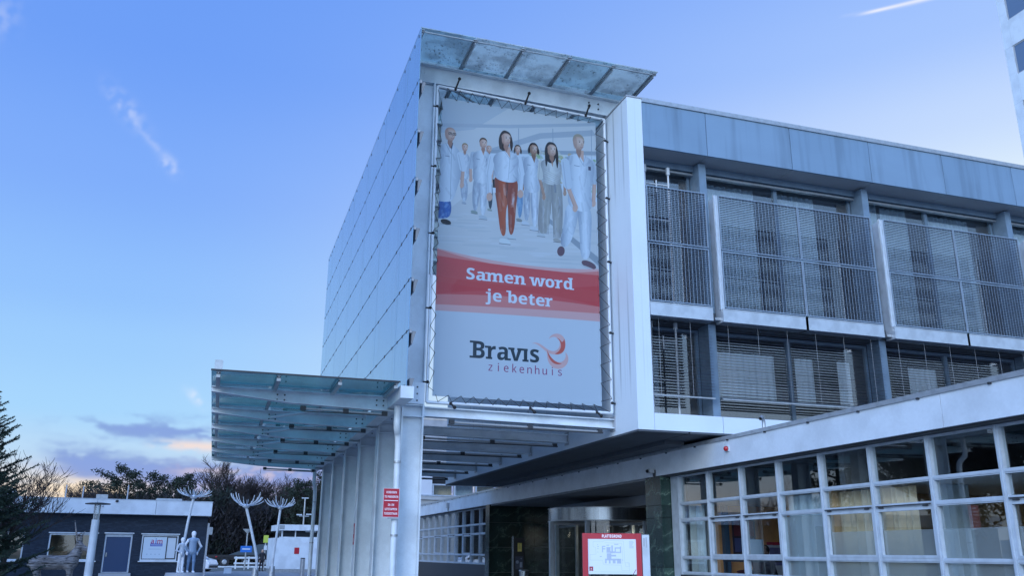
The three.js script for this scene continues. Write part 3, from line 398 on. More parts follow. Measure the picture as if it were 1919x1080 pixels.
// ---------------------------------------------------------------- low reception wing
{
  const t = thing('reception_wing', 'long low wing with a white fascia band, aluminium windows and a marble entrance recess', 'building');
  const X = 10, G = 10.3, zN = -4.2, zF = -58;
  for (let z = zN; z > zF; z -= 6) geo().b(X, 3.41, z - 0.006, X + 0.06, 3.91, Math.max(zF, z - 6) + 0.006).mesh('fascia_panel', M.lowFascia, t);
  geo().b(X - 0.025, 3.91, zN, X + 0.3, 3.985, zF).mesh('roof_cap', M.galv, t);
  const clips = geo(); for (let z = zN - 1; z > zF; z -= 1.35) clips.b(X - 0.03, 3.885, z, X - 0.002, 3.915, z - 0.05); clips.mesh('cap_clips', M.dark, t);
  geo().b(X + 0.3, 3.8, zN, 19, 3.92, zF).mesh('roof', M.voidShade, t);
  geo().b(X + 0.06, 3.38, zN, G + 0.14, 3.41, -19.95).mesh('eaves', M.dark, t); geo().b(X + 0.06, 3.38, -33.5, G + 0.14, 3.41, zF).mesh('eaves', M.dark, t);
  geo().b(X + 0.02, 0, zN, 19, 3.9, zN + 0.2).mesh('side_wall', M.wall, t);
  geo().b(18.8, 0, zN - 0.02, 19, 3.78, zF).mesh('rear_wall', M.wall, t);
  // windows
  const rows = [[2.77, 3.345], [2.405, 2.70], [1.575, 2.325], [1.235, 1.505]];
  const rails = [[3.345, 3.378], [2.70, 2.77], [2.325, 2.405], [1.505, 1.575], [1.165, 1.235]];
  const windows = (z0, n, pitch, sashes, frosted) => {
    const hw = 0.04;
    for (let i = 0; i <= n; i++) { const z = z0 + i * pitch; geo().b(G - 0.05, 1.165, z - hw, G + 0.07, 3.378, z + hw).b(G - 0.066, 1.17, z - 0.014, G - 0.05, 3.37, z + 0.014).mesh('mullion', M.frame, t); }
    for (let i = 0; i < n; i++) {
      const a = z0 + i * pitch + hw, b = z0 + (i + 1) * pitch - hw;
      for (const [y0, y1] of rails) { const f = geo().b(G - 0.035, y0, a, G + 0.06, y1, b); if (y1 - y0 > 0.05) f.b(G - 0.047, y0 + 0.02, a, G - 0.035, y1 - 0.02, b); f.mesh('window_rail', M.frame, t); }
      rows.forEach(([y0, y1], k) => {
        geo().b(G + 0.012, y0 - 0.008, a - 0.008, G + 0.02, y1 + 0.008, b + 0.008).mesh('pane', M.pane, t);
        if (k === 2 && sashes.includes(i)) {
          const s = geo().b(G - 0.045, y0, a, G + 0.008, y0 + 0.04, b).b(G - 0.045, y1 - 0.04, a, G + 0.008, y1, b).b(G - 0.045, y0 + 0.04, a, G + 0.008, y1 - 0.04, a + 0.04).b(G - 0.045, y0 + 0.04, b - 0.04, G + 0.008, y1 - 0.04, b).mesh('sash', M.frame, t);
          geo().b(G - 0.07, y1 + 0.035, a + 0.02, G - 0.047, y1 + 0.05, b - 0.02).b(G - 0.068, y1 + 0.01, a + 0.08, G - 0.046, y1 + 0.03, a + 0.18).b(G - 0.068, y1 + 0.01, b - 0.18, G - 0.046, y1 + 0.03, b - 0.08).mesh('hinge_bar', M.dark, s);
        }
        const fr = frosted[i]; if (fr && k >= 2) { const top = k === 2 ? (fr === 2 ? y1 - 0.02 : y0 + 0.42) : y1; geo().b(G + 0.03, y0 - 0.005, a, G + 0.034, top, b).mesh('frosted_film', M.frost, t); }
      });
    }
  };
  // window i runs from z0 + i*pitch towards the camera
  windows(-18.7, 11, 1.308, [1, 2, 4, 5, 7, 9], { 3: 2, 4: 1, 5: 1, 6: 1, 7: 1, 8: 1, 9: 1, 10: 1 });
  windows(-55.03, 16, 1.308, [1, 4, 6, 9, 11, 13], {});
  geo().b(G - 0.06, 0, -18.75, G + 0.1, 1.165, zN).mesh('parapet_wall', M.dark, t); geo().b(G - 0.06, 0, -34.05, G + 0.1, 1.165, zF).mesh('parapet_wall', M.dark, t);
  geo().b(G - 0.03, 0, -18.8, G + 0.2, 3.4, -19.1).b(G - 0.03, 0, -33.75, G + 0.2, 3.4, -34.08).mesh('end_post', M.frame, t);
  // marble pier left of the windows, tile by tile
  const course = [[0, 1.31], [1.32, 2.43], [2.44, 2.72], [2.73, 3.40]];
  course.forEach(([y0, y1], k) => {
    geo().b(10.02, y0, -19.16, 10.05, y1, -19.945).mesh('marble_tile', M.marble, t);
    geo().b(10.02, y0, -19.13, 10.5, y1, -19.155).mesh('marble_tile', k === 3 || k === 0 ? M.marbleB : M.marble, t);
  });
  geo().b(10.055, 0, -19.16, 10.5, 3.38, -19.93).mesh('pier_core', M.dark, t);
  // far jamb of the recess
  for (const [y0, y1] of [[0, 0.9], [0.91, 1.82], [1.83, 2.74], [2.75, 3.4]]) { geo().b(10.0, y0, -33.2, 10.03, y1, -33.72).mesh('marble_tile', M.marble, t); for (let x = 10.04; x < 12.8; x += 0.92) geo().b(x, y0, -33.3, x + 0.91, y1, -33.33).mesh('marble_tile', M.marble, t); }
  geo().b(10.032, 0, -33.34, 14.5, 3.4, -33.7).mesh('recess_wall', M.concrete, t); geo().b(10.52, 0, -19.2, 14.5, 3.4, -19.9).mesh('recess_wall', M.concrete, t);
  geo().b(10.06, 3.36, -19.96, 14.5, 3.41, -33.2).mesh('recess_ceiling', M.concrete, t);
  const RX = 12.5;
  geo().b(RX, 3.05, -19.96, RX + 0.15, 3.36, -33.28).mesh('header_panel', M.steelGrey, t);
  for (const [z0, z1] of [[-20, -22.4], [-22.4, -24.8], [-30.6, -33.2]]) { const f = geo().b(RX, 0, z0, RX + 0.1, 3.04, z0 - 0.07).b(RX, 2.55, z0 - 0.07, RX + 0.1, 2.62, z1).mesh('screen_frame', M.alu, t); geo().b(RX + 0.04, 0.05, z0 - 0.07, RX + 0.05, 3.04, z1).mesh('pane', M.pane, f); }
  geo().b(14.5, 3.36, -19.9, 18.1, 3.41, -33.3).mesh('hall_ceiling', M.concrete, t);
  geo().b(14.5, 0, -19.7, 18.1, 3.36, -19.9).mesh('hall_wall', M.concrete, t); geo().b(14.5, 0, -33.3, 18.1, 3.36, -33.5).mesh('hall_wall', M.concrete, t);
  geo().b(18, 0, -19.9, 18.1, 3.36, -33.3).mesh('hall_wall', M.concrete, t);
  // rooms behind the windows
  geo().b(10.45, 0.72, zN, 18.7, 0.8, -18.7).mesh('room_floor', std(0.42, 0.38, 0.33), t);
  geo().b(10.42, 2.725, zN, 18.7, 2.745, -18.7).mesh('room_ceiling', std(0.85, 0.85, 0.83), t);
  geo().b(14.0, 2.75, zN + 0.25, 14.05, 3.78, -18.59).mesh('void_wall', M.voidShade, t); geo().b(14.0, 2.75, -34.2, 14.05, 3.78, zF).mesh('void_wall', M.voidShade, t);
  geo().b(10.46, 2.75, -13.05, 13.98, 3.78, -13.2).b(10.46, 2.75, -18.6, 13.98, 3.78, -18.68).mesh('void_wall', M.voidShade, t);
  geo().b(16.4, 0.8, -13.62, 16.5, 2.72, -18.6).mesh('room_wall', M.cloth, t);
  geo().b(16.4, 0.8, zN, 16.5, 2.72, -13.5).mesh('room_wall', std(0.80, 0.60, 0.38, { roughness: 0.85, map: per(mottle, 1.2) }), t);
  geo().b(10.5, 0.8, -13.52, 16.4, 2.72, -13.6).mesh('partition', std(0.88, 0.60, 0.33, { roughness: 0.9, map: per(mottle, 1.2) }), t);
  geo().b(10.5, 0.8, -18.66, 11.05, 2.72, -18.69).mesh('partition', std(0.66, 0.7, 0.66, { roughness: 0.9 }), t);
  geo().b(11.054, 0.8, -18.66, 16.4, 2.72, -18.69).mesh('room_wall', std(0.92, 0.44, 0.15, { roughness: 0.85, map: per(mottle, 1.2) }), t);
  geo().b(11.3, 0.8, -18.5, 11.42, 2.72, -18.64).mesh('room_column', std(0.05, 0.10, 0.16), t);
  geo().b(11.16, 0.8, -11.5, 11.6, 2.72, -11.75).mesh('room_column', std(0.68, 0.78, 0.82), t);
  // rooms of the far windows
  geo().b(10.45, 0.72, -34.1, 18.7, 0.8, zF).b(10.42, 2.725, -34.1, 18.7, 2.745, zF).b(14, 0.8, -34.1, 14.1, 2.72, zF).mesh('far_room', std(0.33, 0.36, 0.40), t);

  const zd = (z0, z1, y0, y1, x, m, name, label, amp = 0.035, pitch = 0.15) => {
    const n = Math.round((z1 - z0) / 0.012), g = new THREE.PlaneGeometry(z1 - z0, y1 - y0, n, 1), p = g.attributes.position;
    for (let i = 0; i < p.count; i++) { const u = p.getX(i); p.setZ(i, amp * (Math.sin(u / pitch * 6.283) + 0.5 * Math.sin(u / pitch * 2.9 + 0.7))); }
    g.computeVertexNormals(); g.rotateY(-Math.PI / 2); g.translate(x, (y0 + y1) / 2, (z0 + z1) / 2);
    tag(geo().add(g).mesh(name, m), label, 'curtain');
  };
  zd(-18.62, -18.2, 0.9, 2.7, 10.62, M.clothPale, 'curtain', 'pale green curtain in the window next to the marble pier');
  zd(-14.95, -13.75, 0.85, 2.7, 10.6, M.clothPale, 'curtain', 'pale sheer curtain behind the fully frosted window', 0.015, 0.3);
  zd(-13.48, -12.62, 0.85, 2.69, 10.62, M.cloth, 'curtain', 'beige pleated curtain filling the window right of the fully frosted one', 0.04, 0.17);
  zd(-12.5, -11.55, 0.85, 2.69, 10.62, M.cloth, 'curtain', 'beige pleated curtain ending half way across its window', 0.04, 0.15);
  const post = (x0, y0, x1, y1, draw, label) => { const g = new THREE.BoxGeometry(x1 - x0, y1 - y0, 0.02); g.translate((x0 + x1) / 2, (y0 + y1) / 2, -18.63); const m = std(1, 1, 1, { roughness: 0.5, map: canvasTex(256, 256, draw) }); const o = shade(new THREE.Mesh(g, m)); o.name = numbered('poster'); scene.add(o); tag(o, label, 'poster'); };
  post(11.58, 1.62, 12.2, 2.42, (c) => { c.fillStyle = '#3a1e22'; c.fillRect(0, 0, 256, 256); c.fillStyle = '#7c2f33'; c.fillRect(16, 16, 224, 110); c.fillStyle = '#5a5f95'; c.fillRect(16, 140, 224, 100); }, 'dark red and violet poster on the orange wall');
  post(12.5, 1.1, 13.1, 1.9, (c) => { c.fillStyle = '#cdd3e6'; c.fillRect(0, 0, 256, 256); c.fillStyle = '#7d79b0'; c.fillRect(24, 40, 200, 130); c.fillStyle = '#c9344a'; c.fillRect(0, 0, 256, 22); }, 'white and violet poster with a red top on the orange wall');
  // desk, screen and chair in the room with the orange wall
  const desk = thing('desk', 'dark desk under the window of the orange room', 'desk', [11.0, 0.8, -16.6]);
  geo().b(-0.4, 0.66, -0.9, 0.4, 0.7, 0.9).mesh('desk_top', M.dark, desk); for (const [x, z] of [[-0.35, -0.85], [0.35, -0.85], [-0.35, 0.85], [0.35, 0.85]]) geo().b(x - 0.025, 0, z - 0.025, x + 0.025, 0.66, z + 0.025).mesh('leg', M.dark, desk);
  const mon = thing('monitor', 'pale blue back of a monitor on the desk', 'monitor', [10.95, 1.5, -16.85], 0.5);
  geo().b(-0.03, 0.1, -0.24, 0.03, 0.42, 0.24).mesh('screen', std(0.3, 0.4, 0.5), mon); geo().c([0, 0, 0], [0, 0.12, 0], 0.03).b(-0.1, 0, -0.12, 0.1, 0.015, 0.12).mesh('stand', M.dark, mon);
  const ch = thing('office_chair', 'dark red office chair beside the desk', 'chair', [11.35, 0.8, -17.3]);
  geo().s(0, 0.72, 0.0, 0.06, 0.3, 0.26, 16).mesh('backrest', std(0.14, 0.03, 0.04), ch); geo().s(-0.25, 0.45, 0, 0.26, 0.05, 0.26, 16).mesh('seat', std(0.14, 0.03, 0.04), ch); geo().c([-0.25, 0.05, 0], [-0.25, 0.42, 0], 0.03).mesh('stem', M.dark, ch);
  { const f = geo(); for (let k = 0; k < 5; k++) f.c([-0.25, 0.06, 0], [-0.25 + 0.28 * Math.cos(k * 1.257), 0.03, 0.28 * Math.sin(k * 1.257)], 0.022); f.mesh('base', M.dark, ch); }
}

// small fittings on the low wing
{ const a = thing('alarm_beacon', 'small red alarm beacon on the white fascia', 'alarm', [10, 3.72, -16.05]);
  geo().b(-0.02, -0.06, -0.06, 0, 0.06, 0.06).mesh('base', M.white, a); geo().s(-0.045, 0, 0, 0.05, 0.055, 0.062, 14).mesh('lens', phys(0.5, 0.01, 0.012, { roughness: 0.25, clearcoat: 1 }), a);
  const c = thing('security_camera', 'dark security camera bracketed under the fascia above the marble pier', 'camera', [9.97, 3.5, -19.35]);
  geo().b(-0.02, -0.09, -0.03, 0.03, 0.06, 0.03).mesh('bracket', M.dark, c); geo().b(-0.16, -0.02, -0.06, -0.02, 0.08, 0.06).mesh('housing', M.galv, c); geo().c([-0.16, 0.03, 0], [-0.2, 0.02, 0.01], 0.035, 0.04, 10).mesh('lens', M.black, c);
  const f = thing('floodlight', 'small grey floodlight on the far end of the white fascia', 'floodlight', [10, 3.68, -39.6]);
  geo().b(-0.1, -0.13, -0.12, 0, 0.1, 0.12).mesh('housing', M.galv, f); geo().b(-0.06, -0.26, -0.02, 0, -0.13, 0.02).mesh('bracket', M.galv, f);
  const v = thing('vent_pipe', 'bent grey vent pipe on the low roof edge', 'pipe', [10.2, 3.98, -15.0]);
  geo().tube([[0, 0, 0], [0, 0.2, 0], [-0.05, 0.26, 0.04], [-0.16, 0.2, 0.14]], 0.035, 8).mesh('pipe', M.galv, v); }

// ---------------------------------------------------------------- entrance tower: steel frames, glass cladding, glass roof
const frameZ = [0, 1, 2, 3, 4, 5].map((k) => -17.73 - 2.762 * k), GX = 3.23;
const zCuts = [-16.38, ...frameZ, -33.0];
const ord = ['front', 'second', 'third', 'fourth', 'fifth', 'rearmost'];
{
  const t = thing('entrance_tower', 'tall steel framed entrance screen clad with bluish glass sheets and roofed with glass', 'building');
  const ys = [4.62, 5.78, 6.85, 7.95, 9.03, 10.14, 11.31, 12.6];
  for (let c = 0; c < 7; c++) for (let r = 0; r < 7; r++) {
    const g = 0.012; geo().b(GX, ys[r] + g, zCuts[c] - g, GX + 0.016, ys[r + 1] - g, zCuts[c + 1] + g).mesh('glass_sheet', (c * 3 + r * 5) % 7 < 3 ? M.sheetB : M.sheet, t);
  }
  const clampGeo = geo().b(-0.008, -0.03, -0.018, 0.03, 0.03, 0.018).geo();
  for (const y of ys) for (let c = 0; c < 7; c++) for (const f of [0.14, 0.46, 0.86]) {
    const o = shade(new THREE.Mesh(clampGeo, M.dark)); o.name = 'clamp'; o.position.set(GX, y + (y === ys[0] ? 0.07 : y === ys[7] ? -0.12 : 0), zCuts[c] + (zCuts[c + 1] - zCuts[c]) * f); t.add(o);
  }
  for (const y of ys.slice(1, 7)) { geo().b(GX + 0.03, y - 0.045, zCuts[0] - 0.05, GX + 0.075, y + 0.03, -32.95).mesh('glazing_rail', M.steelGrey, t); }
  // columns: web across, a flange on either side, stiffeners at the beam
  const xl = 3.40, xr = 3.86;
  for (const z of frameZ) {
    geo().b(xl + 0.03, 0, z + 0.012, xr - 0.03, 12.0, z - 0.012).mesh('column_web', M.whiteSteel, t);
    geo().b(xl, 0, z + 0.16, xl + 0.03, 12.02, z - 0.16).mesh('column_flange', M.whiteSteel, t);
    geo().b(xr - 0.03, 0, z + 0.16, xr, 12.02, z - 0.16).mesh('column_flange', M.whiteSteel, t);
    geo().b(xl + 0.03, 4.50, z + 0.155, xr - 0.03, 4.52, z + 0.013).b(xl + 0.03, 4.27, z + 0.155, xr - 0.03, 4.29, z + 0.013).mesh('stiffener', M.whiteSteel, t);
    geo().b(xl + 0.002, 4.53, z + 0.175, xr - 0.002, 4.98, z + 0.161).mesh('splice_plate', M.whiteSteel, t);
    const bo = geo(); for (const x of [3.56, 3.70]) for (const y of [4.6, 4.74, 4.88]) bo.c([x, y, z + 0.174], [x, y, z + 0.19], 0.017, 0.017, 6); bo.mesh('bolts', M.dark, t);
  }
  // tapered brackets that carry the glass in front of the columns
  for (const y of ys.slice(0, 7)) for (let k = 0; k < 2; k++) {
    const zf = k ? frameZ[1] + 0.2 : -16.46, zb = k ? frameZ[1] - 0.1 : -17.6, yy = y === ys[0] ? y + 0.22 : y;
    geo().h([[GX + 0.08, yy - 0.26, zf], [GX + 0.1, yy - 0.26, zf], [GX + 0.1, yy - 0.26, zb], [GX + 0.08, yy - 0.26, zb], [GX + 0.08, yy, zf], [xl + 0.0, yy, zf], [xl + 0.0, yy, zb], [GX + 0.08, yy, zb]]).mesh('bracket', M.concrete, t);
  }
  // beams at the roof and at canopy level
  const beam = (x0, x1, yt0, yt1, yb0, yb1, z, name, m = M.whiteSteel) => {
    const q = (xa, ya0, xb, yb_, dz, th0) => [[xa, ya0 - th0, z + dz], [xb, yb_ - th0, z + dz], [xb, yb_ - th0, z - dz], [xa, ya0 - th0, z - dz], [xa, ya0, z + dz], [xb, yb_, z + dz], [xb, yb_, z - dz], [xa, ya0, z - dz]];
    return geo().h(q(x0, yt0, x1, yt1, 0.11, 0.022)).h(q(x0, yb0 + 0.022, x1, yb1 + 0.022, 0.11, 0.022)).h([[x0, yb0 + 0.022, z + 0.008], [x1, yb1 + 0.022, z + 0.008], [x1, yb1 + 0.022, z - 0.008], [x0, yb0 + 0.022, z - 0.008], [x0, yt0 - 0.022, z + 0.008], [x1, yt1 - 0.022, z + 0.008], [x1, yt1 - 0.022, z - 0.008], [x0, yt0 - 0.022, z - 0.008]]).mesh(name, m, t);
  };
  frameZ.forEach((z, k) => {
    const b = beam(3.30, 8.75, 12.51, 12.40, 12.03, 11.92, z, 'roof_beam');
    geo().b(xr + 0.002, 4.28, z + 0.10, xr + 0.03, 4.51, z - 0.1).mesh('end_plate', M.whiteSteel, t);
    beam(xr + 0.03, XE - 0.02, 4.50, 4.46, 4.30, 4.25, z, 'floor_beam');
    geo().b(XE - 0.02, 4.2, z + 0.13, XE - 0.002, 4.52, z - 0.13).mesh('wall_plate', M.steelGrey, t);
  });
  { const bo = geo(); for (const x of [7.75, 8.0]) for (const y of [12.12, 12.26]) bo.c([x, y, frameZ[0] + 0.008], [x, y, frameZ[0] + 0.03], 0.022, 0.022, 6); bo.mesh('bolts', M.dark, t); }
  // roof sheets and the bars below them
  const xs = [3.23, 4.49, 5.62, 6.75, 7.86, 8.99], rz = [-16.4, ...frameZ, -33.0];
  for (let i = 0; i < 5; i++) for (let j = 0; j < 7; j++) geo().b(xs[i] + 0.008, 12.605, rz[j] - 0.006, xs[i + 1] - 0.008, 12.625, rz[j + 1] + 0.006).mesh('roof_pane', (i + 2 * j) % 3 ? M.roofGlass : M.roofGlassB, t);
  xs.forEach((x, i) => { const a = i === 0 ? x + 0.05 : i === 5 ? x - 0.08 : x; geo().b(a - 0.05, 12.575, -16.44, a + 0.05, 12.6, -33).b(a - 0.012, 12.5, -16.5, a + 0.012, 12.575, -17.5).mesh('roof_bar', M.galv, t); });
  geo().b(3.25, 12.55, -16.47, 8.97, 12.575, -16.5).mesh('edge_bar', M.galv, t);
  { const w = geo(); for (let j = 0; j < 5; j++) { const z0 = frameZ[j], z1 = frameZ[j + 1]; w.c([3.6, 12.3, z0], [8.0, 12.25, z1], 0.03, 0.03, 6); } w.mesh('wind_brace', M.whiteSteel, t); }
}

// ---------------------------------------------------------------- glass canopy on the left of the columns
{
  const t = thing('glass_canopy', 'flat glass canopy carried by tapered white steel arms left of the columns', 'canopy');
  const xs = [-0.33, 0.86, 1.98, 3.1], zs = [-16.3, ...frameZ, -33.15];
  frameZ.forEach((z, k) => {
    const x0 = -0.31, xm = 1.2, x1 = 3.39, yt = 4.67, b0 = 4.56, bm = 4.42, b1 = 4.36, hw = 0.09;
    const seg = (xa, xb, ya0, ya1, yb0, yb1, dz) => [[xa, ya0, z + dz], [xb, yb0, z + dz], [xb, yb0, z - dz], [xa, ya0, z - dz], [xa, ya1, z + dz], [xb, yb1, z + dz], [xb, yb1, z - dz], [xa, ya1, z - dz]];
    geo().h(seg(x0, x1, yt - 0.018, yt, yt - 0.018, yt, hw)).h(seg(x0, xm, b0, b0 + 0.016, bm, bm + 0.016, hw)).h(seg(xm + 0.001, x1, bm, bm + 0.016, b1, b1 + 0.016, hw))
      .h(seg(x0, xm, b0 + 0.016, yt - 0.018, bm + 0.016, yt - 0.018, 0.007)).h(seg(xm + 0.001, x1, bm + 0.016, yt - 0.018, b1 + 0.016, yt - 0.018, 0.007)).mesh('canopy_arm', M.whiteSteel, t);
    const bo = geo(); for (const x of [0.93, 1.07, 2.9, 3.04]) for (const y of [4.48, 4.58]) bo.c([x, y, z + 0.007], [x, y, z + 0.022], 0.018, 0.018, 6); bo.mesh('bolts', M.dark, t);
  });
  for (let i = 0; i < 3; i++) for (let j = 0; j < 7; j++) { const zm = (zs[j] + zs[j + 1]) / 2; for (const [a, b] of j === 0 || j === 6 ? [[zs[j], zs[j + 1]]] : [[zs[j], zm], [zm, zs[j + 1]]]) geo().b(xs[i] + 0.006, 4.715, a - 0.004, xs[i + 1] - 0.006, 4.731, b + 0.004).mesh('canopy_pane', M.canopyGlass, t); }
  [-0.2, 0.86, 1.98, 3.04].forEach((x) => geo().b(x - 0.035, 4.69, -16.34, x + 0.035, 4.712, -33.1).b(x - 0.012, 4.672, -16.36, x + 0.012, 4.69, -33.1).b(x - 0.035, 4.61, -16.4, x + 0.035, 4.669, -17.6).mesh('glazing_bar', M.galv, t));
  geo().b(-0.33, 4.705, -16.27, 3.1, 4.735, -16.295).mesh('edge_trim', M.dark, t);
  geo().b(3.115, 4.42, -16.3, 3.37, 4.435, -33.1).b(3.115, 4.435, -16.3, 3.13, 4.66, -33.1).b(3.355, 4.435, -16.3, 3.37, 4.66, -33.1).b(3.13, 4.435, -16.3, 3.355, 4.655, -16.315).mesh('gutter', M.whiteSteel, t);
  { const w = geo(); for (const [j, s] of [[0, 1], [1, 1], [2, 1], [3, 1]]) w.c([0.98, 4.52, frameZ[j + 1] + 0.05], [3.0, 4.58, frameZ[j] - 0.05], 0.032, 0.032, 8); w.mesh('brace_tube', M.whiteSteel, t); }
  geo().b(-0.28, 4.735, -16.35, -0.14, 4.92, -16.5).mesh('edge_sensor', M.galv, t);
}
// downpipes
{ const P = (label, z) => { const p = thing('downpipe', label, 'downpipe', [0, 0, 0]);
    geo().tube([[3.24, 4.42, z], [3.24, 4.2, z], [3.24, 3.98, z], [3.29, 3.86, z - 0.12], [3.31, 3.7, z - 0.16], [3.31, 2, z - 0.16], [3.31, 0, z - 0.16]], 0.066, 12, 40).mesh('pipe', M.whiteSteel, p);
    const c = geo(); for (const y of [3.3, 1.9, 0.6]) c.c([3.31, y, z - 0.16], [3.31, y + 0.04, z - 0.16], 0.075, 0.075, 12); c.mesh('pipe_clips', M.galv, p); };
  P('white downpipe with a swan neck beside the front column', -17.2); P('white downpipe with a swan neck at the far end of the canopy', -32.6); }
// tube lights under the beams
{
  const make = (x0, x1, y0, y1, z, label) => { const l = thing('tube_light', label, 'light fitting', [x0, y0, z], 0, 'tube lights under the steel beams');
    const dx = x1 - x0, dy = y1 - y0; geo().c([0.1, 0, 0], [dx - 0.1, dy, 0], 0.024, 0.024, 8).mesh('tube', std(0.35, 0.37, 0.38, { roughness: 0.3 }), l);
    for (const f of [0.02, 0.5, 0.95]) geo().b(dx * f, dy * f - 0.035, -0.035, dx * f + 0.11, dy * f + 0.05, 0.035).mesh('holder', M.dark, l);
    geo().b(0.05, -0.05, -0.02, dx - 0.05, -0.035 + dy, 0.02).mesh('tray', M.dark, l); return l; };
  frameZ.forEach((z, k) => { make(1.35, 3.1, 4.33, 4.30, z + 0.05, `slim tube light under the ${ord[k]} canopy arm`); make(4.35, 7.95, 4.21, 4.17, z + 0.05, `slim tube light under the ${ord[k]} beam right of the columns`); });
}

// ---------------------------------------------------------------- banner, its tube frame and lacing
const BZ = -17.60, bn = { x0: 4.03, x1: 7.86, y0: 4.725, y1: 11.667 };
{
  const f = thing('banner_truss', 'rectangular white tube frame clamped between the beams around the banner', 'frame');
  const xl = 3.86 + 0.05, xr = 8.09, yb = 4.58, ytl = 11.93, ytr = 11.78, z = BZ + 0.02;
  geo().c([xl, yb, z], [xl, ytl, z], 0.034, 0.034, 10).mesh('side_tube', M.white, f); geo().c([xr, yb, z], [xr, ytr, z], 0.034, 0.034, 10).mesh('side_tube', M.white, f);
  geo().c([xl, yb, z], [xr, yb, z], 0.034, 0.034, 10).mesh('bottom_tube', M.white, f); geo().c([xl, ytl, z], [xr, ytr, z], 0.034, 0.034, 10).mesh('top_tube', M.white, f);
  const C = (x, y, dy, dx) => { const g = geo().s(x, y, z + 0.02, 0.036, 0.036, 0.036, 8); if (dy) g.c([x, y, z + 0.04], [x + 0.07, y + dy, z + 0.1], 0.022, 0.022, 6).s(x + 0.07, y + dy, z + 0.1, 0.04, 0.04, 0.04, 8); else g.c([x, y, z], [x + dx, y, z], 0.02, 0.02, 6); g.mesh('clamp', M.cord, f); };
  for (const u of [0.1, 0.51, 0.88]) C(xl + (xr - xl) * u, ytl + (ytr - ytl) * u, 0.24, 0);
  for (const u of [0.12, 0.54, 0.91]) C(xl + (xr - xl) * u, yb, -0.09, 0);
  for (const y of [5.0, 6.6, 8.3, 9.9, 11.4]) { C(xl, y, 0, -0.09); C(xr, y - 0.2, 0, 0.09); }
  const b = thing('banner', 'tall printed hospital banner with nine people walking above a red text band', 'banner', [0, 0, 0]);
  const nx = 24, ny = 44, g = new THREE.BoxGeometry(bn.x1 - bn.x0, bn.y1 - bn.y0, 0.004, nx, ny, 1), p = g.attributes.position;
  for (let i = 0; i < p.count; i++) { const u = p.getX(i) / (bn.x1 - bn.x0) + 0.5, v = p.getY(i) / (bn.y1 - bn.y0) + 0.5; p.setZ(i, p.getZ(i) + 0.02 * Math.sin(u * 3.14) * Math.sin(v * 3.14) + 0.005 * (fbm(u * 3, v * 9, 3) - 0.5)); }
  g.computeVertexNormals(); g.translate((bn.x0 + bn.x1) / 2, (bn.y0 + bn.y1) / 2, BZ);
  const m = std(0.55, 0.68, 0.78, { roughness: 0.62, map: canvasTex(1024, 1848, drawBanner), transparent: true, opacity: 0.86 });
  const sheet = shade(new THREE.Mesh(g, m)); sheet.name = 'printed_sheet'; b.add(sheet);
  const lace = (pts) => { for (let i = 0; i + 1 < pts.length; i++) cords.c(pts[i], pts[i + 1], 0.0055, 0.0055, 5); };
  let cords = geo(); const zig = (n, A, B) => { const P = []; for (let i = 0; i <= n; i++) { const u = (i + 0.5) / (n + 1); P.push(i % 2 ? A(u) : B(u)); } lace(P); };
  zig(27, (u) => [xl + (xr - xl) * u, ytl + (ytr - ytl) * u - 0.02, z + 0.04], (u) => [bn.x0 + (bn.x1 - bn.x0) * u, bn.y1 - 0.03, BZ + 0.01]); cords.mesh('lacing', M.cord, b);
  cords = geo(); zig(27, (u) => [xl + (xr - xl) * u, yb + 0.02, z + 0.04], (u) => [bn.x0 + (bn.x1 - bn.x0) * u, bn.y0 + 0.03, BZ + 0.01]); cords.mesh('lacing', M.cord, b);
  cords = geo(); zig(33, (u) => [xl + 0.01, yb + (ytl - yb) * u, z + 0.04], (u) => [bn.x0 + 0.02, bn.y0 + (bn.y1 - bn.y0) * u, BZ + 0.01]); cords.mesh('lacing', M.cord, b);
  cords = geo(); zig(33, (u) => [xr - 0.01, yb + (ytr - yb) * u, z + 0.04], (u) => [bn.x1 - 0.02, bn.y0 + (bn.y1 - bn.y0) * u, BZ + 0.01]); cords.mesh('lacing', M.cord, b);
}

